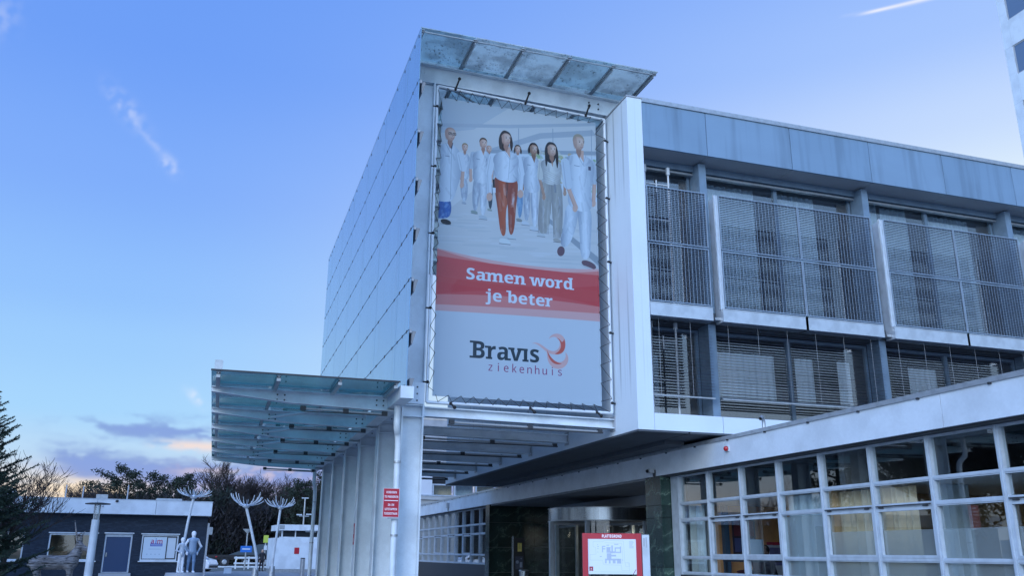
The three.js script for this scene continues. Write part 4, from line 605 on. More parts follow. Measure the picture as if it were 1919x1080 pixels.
// ---------------------------------------------------------------- bodies: tapered capsules joined by a smooth minimum
function body(bones, k = 0.05, res = 56, pad = 0.12) {
  const lo = V(1e9, 1e9, 1e9), hi = V(-1e9, -1e9, -1e9);
  for (const b of bones) for (const [o, r] of [[0, b[6]], [3, b[7]]]) { const p = V(b[o], b[o + 1], b[o + 2]); lo.min(p.clone().subScalar(r + pad)); hi.max(p.clone().addScalar(r + pad)); }
  const ctr = lo.clone().add(hi).multiplyScalar(0.5), half = hi.clone().sub(lo).multiplyScalar(0.5);
  const mc = new MarchingCubes(res, new THREE.MeshBasicMaterial(), false, false, 120000); mc.isolation = 0;
  const dist = (b, x, y, z) => { const ax = b[3] - b[0], ay = b[4] - b[1], az = b[5] - b[2], px = x - b[0], py = y - b[1], pz = z - b[2], t = Math.min(1, Math.max(0, (px * ax + py * ay + pz * az) / (ax * ax + ay * ay + az * az + 1e-9))), dx = px - ax * t, dy = py - ay * t, dz = (pz - az * t) * (b[9] ?? 1); return Math.sqrt(dx * dx + dy * dy + dz * dz) - (b[6] + (b[7] - b[6]) * t); };
  const at = (i, n) => ctr.getComponent(n) + half.getComponent(n) * (i - res / 2) / (res / 2);
  for (let z = 0; z < res; z++) for (let y = 0; y < res; y++) for (let x = 0; x < res; x++) {
    let d = 1e3; const X = at(x, 0), Y = at(y, 1), Z = at(z, 2);
    for (const b of bones) { const e = dist(b, X, Y, Z), h = Math.max(0, k - Math.abs(d - e)) / k; d = Math.min(d, e) - h * h * k * 0.25; }
    mc.field[x + y * res + z * res * res] = -d;
  }
  mc.update();
  const n = mc.count, pos = new Float32Array(n * 3);
  for (let i = 0; i < n; i++) for (let c = 0; c < 3; c++) pos[i * 3 + c] = ctr.getComponent(c) + half.getComponent(c) * mc.positionArray[i * 3 + c];
  let g = new THREE.BufferGeometry(); g.setAttribute('position', new THREE.BufferAttribute(pos, 3)); g = mergeVertices(g, 1e-4); g.computeVertexNormals();
  const P = g.attributes.position, col = new Float32Array(P.count * 3);
  for (let i = 0; i < P.count; i++) { let best = 1e9, q = bones[0][8]; for (const b of bones) { const e = dist(b, P.getX(i), P.getY(i), P.getZ(i)); if (e < best) { best = e; q = b[8]; } } col.set(q, i * 3); }
  g.setAttribute('color', new THREE.BufferAttribute(col, 3)); return g;
}
const vcol = (o = {}) => new THREE.MeshStandardMaterial({ vertexColors: true, roughness: 0.75, ...o });
// a standing figure of 1.78 m: c = colours {skin, top, legs, shoe, hair}
function figure(c, pose = {}) {
  const a = pose.stride ?? 0.12, e = pose.elbow ?? 0.12, s = pose.slim ?? 1, L = [];
  const B = (x0, y0, z0, x1, y1, z1, r0, r1, q, sz) => L.push([x0, y0, z0, x1, y1, z1, r0, r1, q, sz]);
  B(0, 1.62, 0.01, 0, 1.70, 0, 0.085, 0.085, c.skin); B(0, 1.69, -0.015, 0, 1.70, -0.02, 0.095, 0.092, c.hair); B(0, 1.61, 0.095, 0, 1.63, 0.09, 0.015, 0.015, c.skin); B(0, 1.45, 0, 0, 1.58, 0.005, 0.055, 0.052, c.skin);
  B(-0.15 * s, 1.42, 0, 0.15 * s, 1.42, 0, 0.075, 0.075, c.top); B(0, 1.36, 0, 0, 1.1, 0, 0.15 * s, 0.135 * s, c.top, 1.25); B(0, 1.1, 0, 0, 0.93, 0, 0.135 * s, 0.155 * s, c.top, 1.2);
  for (const q of [-1, 1]) {
    const f = q * a; B(q * 0.085, 0.92, 0, q * 0.095, 0.5, f * 0.6, 0.092, 0.065, c.legs); B(q * 0.095, 0.5, f * 0.6, q * 0.095, 0.1, f * 1.1 - (q < 0 ? 0.05 : 0), 0.063, 0.045, c.legs); B(q * 0.095, 0.045, f * 1.1 - 0.02, q * 0.105, 0.04, f * 1.1 + 0.15, 0.045, 0.035, c.shoe);
    B(q * 0.19 * s, 1.4, 0, q * (0.23 + e * 0.3), 1.13, -f * 0.5, 0.055, 0.045, c.sleeve ?? c.top); const hx = pose.hands ? pose.hands[q < 0 ? 0 : 1] : [q * 0.24, 0.86, -f + 0.06]; B(q * (0.23 + e * 0.3), 1.13, -f * 0.5, ...hx, 0.043, 0.032, c.fore ?? c.top); B(...hx, hx[0], hx[1] - 0.09, hx[2] + 0.02, 0.034, 0.022, c.skin);
  }
  return L;
}

// ---------------------------------------------------------------- entrance: revolving door, intercom post, pendant lamp
{
  const d = thing('revolving_door', 'revolving door with a wide stainless steel drum band in the dark entrance recess', 'revolving door', [12.3, 0, -27.5]);
  const R = 1.9, ring = (r, y0, y1, n = 64) => { const g = new THREE.CylinderGeometry(r, r, y1 - y0, n, 1, true); g.translate(0, (y0 + y1) / 2, 0); return g; };
  geo().add(ring(R, 2.62, 3.02)).mesh('drum_band', M.stainless, d);
  geo().c([0, 2.6, 0], [0, 2.62, 0], R - 0.01, R - 0.01, 48).c([0, 3.0, 0], [0, 3.02, 0], R - 0.01, R - 0.01, 48).mesh('drum_ceiling', M.concrete, d);
  geo().add(ring(R + 0.012, 2.6, 2.63)).add(ring(R + 0.012, 3.005, 3.03)).mesh('drum_trim', M.galv, d);
  const arc = (t0, t1, n = 14) => { const g = new THREE.CylinderGeometry(R - 0.03, R - 0.03, 2.6, n, 1, true, t0, t1 - t0); g.translate(0, 1.3, 0); return g; };
  geo().add(arc(-2.5, -1.62)).mesh('curved_pane', M.pane, d); geo().add(arc(0.9, 2.2)).mesh('curved_pane', M.pane, d); geo().add(arc(-0.7, 0.3)).mesh('curved_pane', M.pane, d);
  for (const t of [-2.5, -1.6, -0.72, 0.3, 0.9, 2.2]) geo().b(R * Math.sin(t) - 0.06, 0, R * Math.cos(t) - 0.06, R * Math.sin(t) + 0.06, 2.6, R * Math.cos(t) + 0.06).mesh('door_post', M.alu, d);
  for (let k = 0; k < 3; k++) { const t = 0.5 + k * 2.094, w = new THREE.Group(); w.name = 'door_wing'; w.rotation.y = t; d.add(w); geo().b(-0.02, 0.1, 0.1, 0.0, 2.5, 1.78).mesh('pane', M.pane, w); geo().b(-0.03, 0.02, 0.05, 0.02, 0.1, 1.82).b(-0.03, 2.5, 0.05, 0.02, 2.58, 1.82).b(-0.03, 0.1, 1.78, 0.02, 2.5, 1.82).mesh('wing_frame', M.steelGrey, w); }
  geo().c([0, 0, 0], [0, 2.6, 0], 0.06, 0.06, 12).mesh('centre_shaft', M.steelGrey, d);

  const p = thing('pendant_lamp', 'lit white pendant lamp seen through the entrance glass', 'lamp', [14.2, 2.62, -27.2]);
  geo().c([0, 0.1, 0], [0, 0.9, 0], 0.01).mesh('flex', M.dark, p);
  { const m = std(0.8, 0.8, 0.75); m.emissive.setRGB(1, 0.95, 0.85); m.emissiveIntensity = 1.1; geo().c([0, -0.2, 0], [0, 0.12, 0], 0.16, 0.2, 16).mesh('lamp_shade', m, p); }
  const L = new THREE.PointLight(new THREE.Color(1, 0.85, 0.65), 1.6, 14); L.position.set(14.2, 2.35, -27.2); L.castShadow = true; L.shadow.radius = 8; scene.add(L);

  const s = thing('intercom_post', 'dark intercom post with a silver edge and a yellow notice in the entrance recess', 'intercom', [10.62, 0, -31.6], -0.12);
  geo().b(-0.16, 0, -0.05, 0.24, 2.15, 0.05).mesh('post', M.black, s); geo().b(-0.22, 0, -0.06, -0.165, 2.2, 0.06).mesh('edge_profile', M.stainless, s);
  { const g = new THREE.BoxGeometry(0.15, 0.3, 0.006); const o = shade(new THREE.Mesh(g, std(1, 1, 1, { map: canvasTex(64, 128, (c) => { c.fillStyle = '#d8c86c'; c.fillRect(0, 0, 64, 128); c.fillStyle = '#b39a3c'; c.fillRect(8, 10, 48, 6); c.fillStyle = '#7f7343'; for (let i = 0; i < 4; i++) c.fillRect(14, 44 + i * 14, 36, 4); c.fillStyle = '#8d7c34'; c.fillRect(26, 24, 12, 12); }) }))); o.name = 'notice'; o.position.set(0.06, 1.82, 0.054); s.add(o); }
  const dev = geo().b(-0.1, 1.05, 0.052, 0.18, 1.5, 0.09).mesh('call_unit', std(0.05, 0.06, 0.09), s); geo().c([-0.03, 1.3, 0.09], [-0.03, 1.3, 0.12], 0.06, 0.05, 12).c([0.11, 1.42, 0.09], [0.11, 1.42, 0.1], 0.022).b(0.06, 1.12, 0.09, 0.15, 1.3, 0.1).mesh('buttons', std(0.25, 0.3, 0.4), dev);
  const a = thing('ash_bin', 'rounded stainless ash bin at the foot of the intercom post', 'bin', [10.72, 0, -31.2]);
  geo().c([0, 0, 0], [0, 1.0, 0], 0.18, 0.18, 20).mesh('bin_body', M.stainless, a); geo().c([0, 1.0, 0], [0, 1.04, 0], 0.19, 0.17, 20).mesh('lid', M.galv, a);
}
// ---------------------------------------------------------------- signs
{
  const s = thing('parking_sign', 'red no parking sign with white lettering clamped to the front downpipe', 'sign', [3.20, 2.525, -17.22]);
  const g = new THREE.BoxGeometry(0.315, 0.545, 0.006), f = M.red, face = std(1, 1, 1, { roughness: 0.4, map: canvasTex(300, 520, (c, W, H) => { c.fillStyle = '#e9c9cf'; c.fillRect(0, 0, W, H); c.fillStyle = '#b3182f'; c.fillRect(7, 7, W - 14, H - 14); c.fillStyle = '#f3eef0'; c.fillRect(22, 214, W - 44, 14); c.textAlign = 'center'; const T = (t, y, w, px = 58) => { c.font = `bold ${px}px sans-serif`; const m = c.measureText(t).width; c.save(); c.translate(W / 2, y); c.scale(w / m, 1); c.fillText(t, 0, 0); c.restore(); }; T('VERBODEN', 92, 200); T('TE PARKEREN', 172, 258); T('IN- EN', 318, 118); T('UITSTAPPEN', 396, 232); T('TOEGESTAAN', 474, 250); }) });
  const o = shade(new THREE.Mesh(g, [f, f, f, f, face, f])); o.name = 'sign_plate'; s.add(o);
  geo().b(-0.05, -0.3, -0.05, 0.14, -0.276, -0.01).b(-0.05, 0.2, -0.05, 0.14, 0.224, -0.01).mesh('clamp', M.galv, s);
  const small = thing('column_sticker', 'narrow red warning strip on the edge of the third column', 'sticker', [3.395, 2.05, frameZ[2] + 0.02], 0);
  geo().b(-0.004, -0.26, -0.09, 0.0, 0.26, 0.09).mesh('strip', M.red, small); geo().b(-0.006, -0.2, -0.03, -0.004, -0.1, 0.03).b(-0.006, 0.0, -0.03, -0.004, 0.18, 0.03).mesh('print', M.white, small);

  const b = thing('info_board', 'red framed site map board on two red legs in front of the revolving door', 'information board', [6.06, 0, -13.32], -0.30);
  geo().b(-0.47, 0, -0.04, -0.385, 1.92, 0.04).mesh('leg', M.red, b); geo().b(0.385, 0, -0.04, 0.47, 1.92, 0.04).mesh('leg', M.red, b);
  { const fr = std(0.52, 0.035, 0.05, { roughness: 0.3 }); const h = new THREE.BoxGeometry(0.77, 0.088, 0.05), head = std(1, 1, 1, { roughness: 0.35, map: canvasTex(512, 60, (c, W, H) => { c.fillStyle = '#b92a38'; c.fillRect(0, 0, W, H); c.fillStyle = '#fff'; c.font = 'bold 44px sans-serif'; c.textAlign = 'center'; const w = c.measureText('PLATTEGROND').width; c.save(); c.translate(W / 2, 46); c.scale(212 / w, 1); c.fillText('PLATTEGROND', 0, 0); c.restore(); }) }); const o = shade(new THREE.Mesh(h, [fr, fr, fr, fr, head, fr])); o.position.set(0, 1.876, 0); o.name = 'header'; b.add(o);
    const m = new THREE.BoxGeometry(0.77, 0.535, 0.04), map = std(1, 1, 1, { roughness: 0.3, map: canvasTex(1024, 712, drawMap) }); const q = shade(new THREE.Mesh(m, [M.white, M.white, M.white, M.white, map, M.white])); q.position.set(0, 1.563, 0.005); q.name = 'map_panel'; b.add(q); }
  geo().b(-0.385, 0.12, -0.03, 0.385, 0.2, 0.03).mesh('cross_rail', M.red, b);
  const p = thing('silver_post', 'slim silver column standing right behind the site map board', 'post', [6.56, 0, -13.2], -0.30);
  geo().b(-0.035, 0, -0.1, 0.08, 1.9, 0.1).mesh('post_body', M.alu, p); geo().b(-0.02, 1.72, 0.1, 0.01, 1.85, 0.104).b(0.02, 1.7, 0.1, 0.045, 1.86, 0.104).mesh('label_strip', M.steelGrey, p);
}
function drawMap(c, W, H) {
  c.fillStyle = '#dfe5ea'; c.fillRect(0, 0, W, H); const P = (pts, close = true) => { c.beginPath(); pts.forEach(([x, y], i) => (i ? c.lineTo(x, y) : c.moveTo(x, y))); if (close) c.closePath(); };
  c.lineWidth = 3; c.strokeStyle = '#a9b5c1'; P([[115, 55], [310, 55], [370, 25], [760, 40], [775, 480], [860, 480], [870, 640], [710, 640], [700, 530], [330, 520], [300, 430], [45, 430], [45, 320], [170, 310], [165, 170], [110, 160]]); c.stroke();
  c.lineWidth = 3; P([[365, 75], [720, 88], [735, 330], [730, 500]], false); c.stroke(); P([[790, 480], [870, 482], [868, 560], [792, 558]]); c.stroke();
  c.fillStyle = '#b4bdc9'; for (const [x, y, w, h] of [[300, 140, 22, 130], [322, 140, 50, 22], [322, 190, 50, 20], [395, 165, 90, 115], [500, 130, 30, 160], [470, 250, 110, 36], [400, 290, 95, 120], [570, 170, 22, 110], [592, 170, 110, 24], [680, 150, 24, 130], [592, 258, 110, 24], [495, 320, 100, 34], [360, 400, 340, 34], [360, 434, 30, 60], [440, 434, 34, 62], [520, 434, 60, 60], [610, 434, 90, 62]]) c.fillRect(x, y, w, h);
  c.fillStyle = '#dfe5ea'; for (const [x, y, w, h] of [[478, 180, 16, 60], [610, 205, 60, 44], [395, 452, 40, 34], [585, 450, 20, 30]]) c.fillRect(x, y, w, h);
  c.fillStyle = '#a3afbb'; for (const [x, y, w] of [[205, 110, 12], [205, 150, 24], [205, 190, 18], [205, 260, 12], [250, 350, 40], [395, 120, 60], [560, 100, 90], [620, 400, 40], [720, 420, 20]]) c.fillRect(x, y, w, 12);
  for (let i = 0; i < 9; i++) c.fillRect(880, 40 + i * 17, 60 + 50 * hash(i, 2), 6);
  c.fillRect(130, 665, 800, 3); c.fillStyle = '#9c2238'; c.fillRect(25, 560, 80, 90); c.fillStyle = '#f2f3f5'; P([[50, 590], [64, 600], [80, 580], [70, 610], [60, 620]]); c.fill(); c.fillRect(42, 630, 46, 6);
  c.fillStyle = '#8a3044'; P([[940, 712], [955, 712], [1010, 620], [1004, 610]]); c.fill();
}

// ---------------------------------------------------------------- buildings behind
{
  const t = thing('rear_wing', 'pale rear wing with a dark strip and large windows glimpsed below the entrance beams', 'building', [0, 0, -50]);
  geo().b(7.4, 9.05, 0, 24, 9.5, -8).mesh('parapet', std(0.66, 0.60, 0.52, { map: per(mottle, 2) }), t);
  geo().b(7.4, 5.95, 0, 24, 9.04, -8).mesh('upper_wall', std(0.45, 0.46, 0.47, { map: per(mottle, 2) }), t);
  geo().b(11.62, 5.42, -0.14, 24, 5.93, -0.4).mesh('dark_strip', M.black, t);
  geo().b(11.3, 5.42, 0.05, 11.6, 5.94, -0.3).b(7.4, 4.78, 0.04, 11.6, 5.94, -0.3).mesh('stair_wall', std(0.70, 0.74, 0.78), t);
  geo().b(9, 4.70, 0.12, 24, 4.78, -0.2).b(11.6, 5.32, 0.06, 24, 5.40, -0.2).mesh('window_rail', M.frame, t);
  for (let i = 0; i < 7; i++) { const x = 11.62 + i * 1.28; geo().b(x, 4.78, 0.05, x + 0.09, 5.32, -0.1).mesh('mullion', M.frame, t); const w = geo().b(x + 0.1, 4.79, -0.02, x + 1.27, 5.31, -0.04).mesh('window_pane', M.pane, t); geo().b(x + 0.1, 4.5, -0.5, x + 1.27, 5.4, -0.52).mesh('roller_blind', i % 2 ? M.clothPale : M.cloth, w); }
  geo().b(7.4, 4.5, 0.1, 24, 4.69, -0.2).b(7.4, 0, 0, 24, 4.1, -8).b(7.4, 4.1, 0.02, 24, 4.49, -0.3).mesh('lower_wall', std(0.55, 0.57, 0.56, { map: per(mottle, 2) }), t);
}
{
  const t = thing('tower_block', 'tall pale tower block with rows of dark windows rising at the right edge', 'building', [36, 0, 0]);
  const z0 = -29.36, n = 9, pitch = 3.1, zw = 3.4;
  geo().b(0.12, 0, z0 + 0.1, 14, 46, -6).mesh('core', M.steelGrey, t);
  for (let f = 3; f < 14; f++) {
    const yb = 24.77 + (f - 7) * pitch; if (yb < 10) continue;
    geo().b(0, yb - 1.485, z0 + 0.48, 0.1, yb - 0.008, -6).mesh('facade_panel', f % 2 ? M.wall : M.lowFascia, t);
    for (let i = 0; i < 6; i++) {
      const a = z0 + 0.48 + i * zw, b = a + 2.7;
      geo().b(0, yb, b + 0.006, 0.1, yb + 1.607, a + zw - 0.006).mesh('facade_panel', M.wall, t);
      const w = geo().b(0.03, yb, a + 0.01, 0.08, yb + 0.05, b).b(0.03, yb + 1.55, a + 0.01, 0.08, yb + 1.6, b).b(0.03, yb + 0.05, a + 0.01, 0.08, yb + 1.55, a + 0.06).b(0.03, yb + 0.05, b - 0.05, 0.08, yb + 1.55, b).mesh('window_frame', M.steelGrey, t);
      geo().b(0.05, yb + 0.05, a + 0.06, 0.06, yb + 1.55, b - 0.05).mesh('window_pane', phys(0.10, 0.16, 0.26, { roughness: 0.08, clearcoat: 1 }), w);
    }
    geo().b(0, yb - 1.485, z0, 0.1, yb + 1.607, z0 + 0.472).mesh('corner_panel', M.lowFascia, t);
  }
}

// ---------------------------------------------------------------- pavilion on the left
{
  // local x along the front towards the right corner at 0, z forward
  const t = thing('brick_pavilion', 'low dark brick pavilion with a broad pale fascia and white window frames', 'building', [-0.28, 0, -56.4], 0.13);
  const brick = std(0.030, 0.046, 0.072, { roughness: 0.9, map: per(brickT, 2.2, 2.2), bumpMap: per(brickT, 2.2, 2.2), bumpScale: 0.012 });
  const fz = 0, H = 3.62;
  // openings in the front wall: [x0, x1, y0, y1]
  const holes = [[-11.8, -9.55, 1.06, 2.5], [-8.35, -5.95, 1.06, 2.5], [-5.55, -4.12, 0.42, 2.52], [-3.62, -1.65, 1.06, 2.5]];
  let x = -34; const parts = geo();
  for (const [a, b, y0, y1] of holes) { parts.b(x, 0, fz, a, H, fz - 0.3); parts.b(a, 0, fz, b, y0, fz - 0.3).b(a, y1, fz, b, H, fz - 0.3); x = b; }
  parts.b(x, 0, fz, -0.12, H, fz - 0.3); parts.mesh('front_wall', brick, t);
  geo().b(-0.42, 0, fz - 0.302, -0.12, H, -11).b(-34, 0, -11, -0.1, H, -11.3).mesh('side_wall', brick, t);
  for (let i = 0; i < 11; i++) geo().b(-3.1 * i - 3.09, 3.6, 0.42, -3.1 * i - 0.008, 4.38, 0.36).mesh('fascia_panel', M.lowFascia, t);
  geo().b(-34, 3.58, 0.36, 0, 3.6, -11.4).b(-0.06, 3.601, 0.36, 0.0, 4.38, -11.4).b(-34, 4.3, 0.36, -0.06, 4.36, -11.4).mesh('roof', M.white, t);
  geo().b(-34, 4.38, 0.44, 0.02, 4.42, 0.3).mesh('roof_edge', M.frame, t);
  geo().b(-0.11, 0, fz + 0.01, -0.0, 3.2, fz - 0.02).mesh('corner_trim', M.steelGrey, t);
  holes.forEach(([a, b, y0, y1], i) => {
    if (i === 2) {
      const f = geo().b(a, y0, -0.04, a + 0.08, y1, -0.14).b(b - 0.08, y0, -0.04, b, y1, -0.14).b(a + 0.08, y1 - 0.16, -0.04, b - 0.08, y1, -0.14).b(a + 0.08, y0, -0.04, b - 0.08, y0 + 0.04, -0.14).mesh('door_frame', M.frame, t);
      const d = geo().b(a + 0.085, y0 + 0.045, -0.06, b - 0.085, y1 - 0.165, -0.11).mesh('door', std(0.02, 0.05, 0.12, { roughness: 0.4 }), t); geo().b(a + 0.14, 1.28, -0.055, a + 0.2, 1.5, -0.02).mesh('handle', M.stainless, d);
      geo().b(a - 0.1, 0, 0.5, b + 0.1, 0.4, 0.0).mesh('door_step', M.steelGrey, t);
    } else {
      const w = geo().b(a, y0, -0.03, a + 0.07, y1, -0.13).b(b - 0.07, y0, -0.03, b, y1, -0.13).b(a + 0.07, y1 - 0.08, -0.03, b - 0.07, y1, -0.13).b(a + 0.07, y0, -0.03, b - 0.07, y0 + 0.08, -0.13).mesh('window_frame', M.white, t);
      geo().b(a + 0.07, y0 + 0.08, -0.08, b - 0.07, y1 - 0.08, -0.09).mesh('pane', M.pane, w);
      geo().b(a - 0.08, y0 - 0.06, 0.09, b + 0.08, y0 - 0.002, -0.12).mesh('sill', M.white, w);
      if (i === 3) { const g = new THREE.BoxGeometry(1.25, 1.2, 0.02); const p = shade(new THREE.Mesh(g, std(1, 1, 1, { roughness: 0.5, map: canvasTex(512, 490, drawAim) }))); p.position.set(a + 0.74, 1.78, -0.06); p.name = 'window_sign'; w.add(p);
        geo().b(b - 0.62, y0 + 0.1, -0.02, b - 0.57, y1 - 0.1, -0.08).b(b - 0.12, y0 + 0.1, -0.02, b - 0.07, y1 - 0.1, -0.08).b(b - 0.57, y1 - 0.15, -0.02, b - 0.12, y1 - 0.1, -0.08).b(b - 0.57, y0 + 0.1, -0.02, b - 0.12, y0 + 0.15, -0.08).mesh('sash', M.dark, w); geo().b(b - 0.57, y0 + 0.15, -0.04, b - 0.12, y1 - 0.15, -0.06).mesh('sash_panel', std(0.62, 0.68, 0.72), w); }
      else { geo().b((a + b) / 2 + 0.15, y0 + 0.08, -0.3, (a + b) / 2 + 0.5, y1 - 0.08, -0.32).mesh('room_post', M.dark, w); geo().b(a, y0 - 0.1, -2.2, b, y1, -2.25).mesh('room_wall', std(0.45, 0.36, 0.24), w); geo().b(a + 0.3, y0, -1.0, a + 1.0, y0 + 0.5, -1.4).mesh('cabinet', std(0.35, 0.2, 0.09), w); }
    }
    geo().b(a - 0.06, y1 + 0.012, 0.06, b + 0.06, y1 + 0.07, 0.002).mesh('lintel', M.white, t);
  });
  geo().b(-34, 0.3, -4, -0.5, 0.34, -0.32).b(-34, 3.4, -4.2, -0.5, 3.44, -0.32).mesh('room_floor', M.dark, t);
  // bits on the roof and the corner
  geo().b(-6.3, 4.36, 0.2, -5.7, 4.66, -0.3).b(-3.0, 4.36, -1, -1.6, 4.6, -2).b(-11.4, 4.36, -1, -10.4, 4.9, -2).mesh('roof_box', M.galv, t);
  for (const [x, h] of [[-7.9, 0.9], [-7.0, 0.85], [-4.6, 1.0], [-12.0, 0.6]]) geo().c([x, 4.36, -2], [x, 4.36 + h, -2], 0.035).c([x, 4.36, -2], [x, 4.44, -2], 0.14).mesh('roof_pipe', M.steelGrey, t);
  geo().s(-5.2, 4.3, 0.45, 0.09, 0.07, 0.07, 8).mesh('floodlight', M.dark, t); geo().s(-5.9, 4.0, 0.44, 0.05, 0.05, 0.04, 8).mesh('sensor', M.steelGrey, t);
  geo().b(0.0, 2.55, 0.02, 0.2, 2.98, -0.25).mesh('junction_box', M.galv, t);
}
function drawAim(c, W, H) { c.fillStyle = '#c9d8e2'; c.fillRect(0, 0, W, H); c.fillStyle = '#4a5fae'; c.fillRect(150, 150, 270, 62); c.fillStyle = '#d9e2ec'; c.fillRect(165, 176, 240, 12); c.font = 'bold 150px sans-serif'; c.fillStyle = '#a9507c'; c.fillText('a', 150, 150); c.fillStyle = '#5466b4'; c.fillText('i', 245, 150); c.fillStyle = '#b0506c'; c.fillText('m', 285, 150); c.fillStyle = '#9fb2c4'; c.fillRect(120, 270, 280, 10); for (let i = 0; i < 4; i++) c.fillRect(90 + i * 90, 380, 22, 22); }

// ---------------------------------------------------------------- white cabin, mast, road furniture, vehicles
{
  const t = thing('white_cabin', 'white flat roofed cabin with a dark clerestory strip below its roof', 'building', [4.9, 0, -76.9], 0.1);
  geo().b(0, 0.25, 0, 8, 2.72, -4).mesh('cabin_wall', M.lowFascia, t); geo().b(0.04, 0, -0.03, 8, 0.24, -3.9).mesh('plinth', M.galv, t);
  geo().b(0.5, 2.73, -0.3, 8, 3.3, -3.8).mesh('clerestory', phys(0.02, 0.025, 0.03, { roughness: 0.1 }), t); geo().b(0.3, 2.725, -0.05, 8, 2.8, -0.28).b(1.55, 2.8, -0.2, 1.63, 3.3, -0.29).b(3.4, 2.8, -0.2, 3.5, 3.3, -0.29).b(0.45, 2.8, -0.22, 0.56, 3.3, -0.3).mesh('clerestory_frame', M.white, t);
  geo().b(0.2, 3.31, 0.1, 8.2, 3.78, -4.1).mesh('roof', M.white, t); geo().b(0.18, 3.4, 0.12, 0.6, 3.72, 0.102).mesh('roof_vent', M.galv, t);
  geo().b(2.4, 3.2, -0.15, 3.3, 3.27, -0.24).mesh('strip_lamp', M.white, t); geo().b(3.9, 2.82, 0.02, 4.4, 3.0, -0.25).mesh('vent_unit', M.white, t);
  geo().b(1.55, 1.45, 0.03, 1.95, 1.95, 0.004).mesh('red_notice', M.red, t);
  const m = thing('light_mast', 'tall thin floodlight mast behind the white cabin', 'lamp', [8.6, 0, -94.4]);
  geo().c([0, 0, 0], [0, 6.9, 0], 0.1, 0.07, 8).mesh('pole', M.galv, m); geo().b(-0.35, 6.88, -0.1, 0.35, 6.98, 0.1).b(-0.75, 5.2, -0.1, -0.2, 5.32, 0.1).b(0.2, 5.25, -0.1, 0.75, 5.37, 0.1).b(-0.5, 5.1, -0.03, 0.5, 5.16, 0.03).mesh('floodlights', M.frame, m);
  const l = thing('road_lamp', 'short lamp post with a white cone head and a blue sign by the road', 'lamp', [2.95, 0, -86.8]);
  geo().c([0, 0, 0], [0, 3.3, 0], 0.07, 0.06, 8).mesh('pole', M.galv, l); geo().c([0, 3.25, 0], [0, 3.6, 0], 0.1, 0.45, 16).mesh('lamp_head', M.white, l); geo().b(-0.5, 1.55, 0.08, 0.5, 2.1, 0.11).mesh('blue_sign', std(0.02, 0.16, 0.55), l); geo().b(-0.35, 1.78, 0.112, 0.35, 1.88, 0.116).mesh('sign_stripe', M.white, l);
  const g = thing('signal_post', 'signal post with a yellow green board beside the blue sign', 'signal', [4.6, 0, -86.2]);
  geo().c([0, 0, 0], [0, 3.0, 0], 0.06, 0.06, 8).mesh('pole', M.galv, g); geo().b(-0.22, 2.4, 0.02, 0.22, 3.05, 0.08).mesh('board', std(0.5, 0.6, 0.08), g); geo().b(-0.12, 1.75, 0.02, 0.14, 2.15, 0.14).mesh('signal_head', M.white, g);
  const b = thing('road_barrier', 'white two rail barrier in front of the dark trailer', 'barrier', [3.6, 0, -92]);
  for (const x of [-1.4, -0.2, 1.2]) geo().b(x, 0, -0.06, x + 0.14, 1.15, 0.06).mesh('post', M.white, b); geo().b(-1.5, 0.45, 0.065, 1.4, 0.6, 0.1).mesh('rail', M.white, b); geo().b(-1.5, 0.95, 0.065, 1.4, 1.12, 0.1).mesh('rail', M.white, b);
  const bo = thing('bollard', 'round grey bollard in front of the white cabin', 'bollard', [6.0, 0, -64.3]); geo().c([0, 0, 0], [0, 1.15, 0], 0.16, 0.16, 14).mesh('bollard_post', M.galv, bo); geo().c([0, 1.15, 0], [0, 1.22, 0], 0.17, 0.12, 14).mesh('cap', M.dark, bo);
  const bx = thing('utility_box', 'small white utility box on the forecourt', 'box', [-0.2, 0, -73]); geo().b(1.2, 0, -0.2, 1.75, 0.42, 0.2).mesh('case', M.white, bx); geo().b(1.18, 0.42, -0.22, 1.77, 0.46, 0.22).mesh('lid', M.galv, bx);

  // trailer
  const tr = thing('flatbed_trailer', 'long dark flatbed trailer with a sheeted load on the road', 'trailer', [2.6, 0, -106]);
  geo().b(-4.2, 0.95, -1.2, 6, 1.25, 1.2).b(-4.2, 0.75, 0.9, 6, 0.95, 1.1).mesh('chassis', M.black, tr);
  geo().h([[-0.8, 1.26, 1.1], [5.6, 1.26, 1.1], [5.6, 1.26, -1.1], [-0.8, 1.26, -1.1], [2.4, 2.4, 0.8], [5.6, 2.6, 0.8], [5.6, 2.6, -0.8], [2.4, 2.4, -0.8]]).mesh('sheeted_load', std(0.03, 0.05, 0.06), tr);
  for (const x of [-3.2, -1.2, 1.05, 3.1]) { const w = geo().c([x, 0.5, 0.85], [x, 0.5, 1.2], 0.5, 0.5, 20).mesh('wheel', M.black, tr); geo().c([x, 0.5, 1.2], [x, 0.5, 1.24], 0.26, 0.2, 16).mesh('hub', M.galv, w); }
  geo().b(-2.2, 1.0, 1.21, -2.0, 1.1, 1.25).mesh('side_marker', M.red, tr); geo().b(0, 0.72, 1.22, 0.14, 0.84, 1.25).mesh('side_lamp', std(0.9, 0.75, 0.4), tr);

  // car half hidden by the pavilion corner
  const c = thing('white_car', 'white parked car half hidden behind the corner of the pavilion', 'car', [-1.75, 0, -80.5], -0.45);
  const prof = new THREE.Shape(); [[-2.1, 0.3], [-2.12, 0.75], [-1.9, 0.95], [-1.2, 1.05], [-0.6, 1.42], [0.6, 1.45], [1.3, 1.02], [2.0, 0.86], [2.15, 0.6], [2.1, 0.3]].forEach(([x, y], i) => (i ? prof.lineTo(x, y) : prof.moveTo(x, y)));
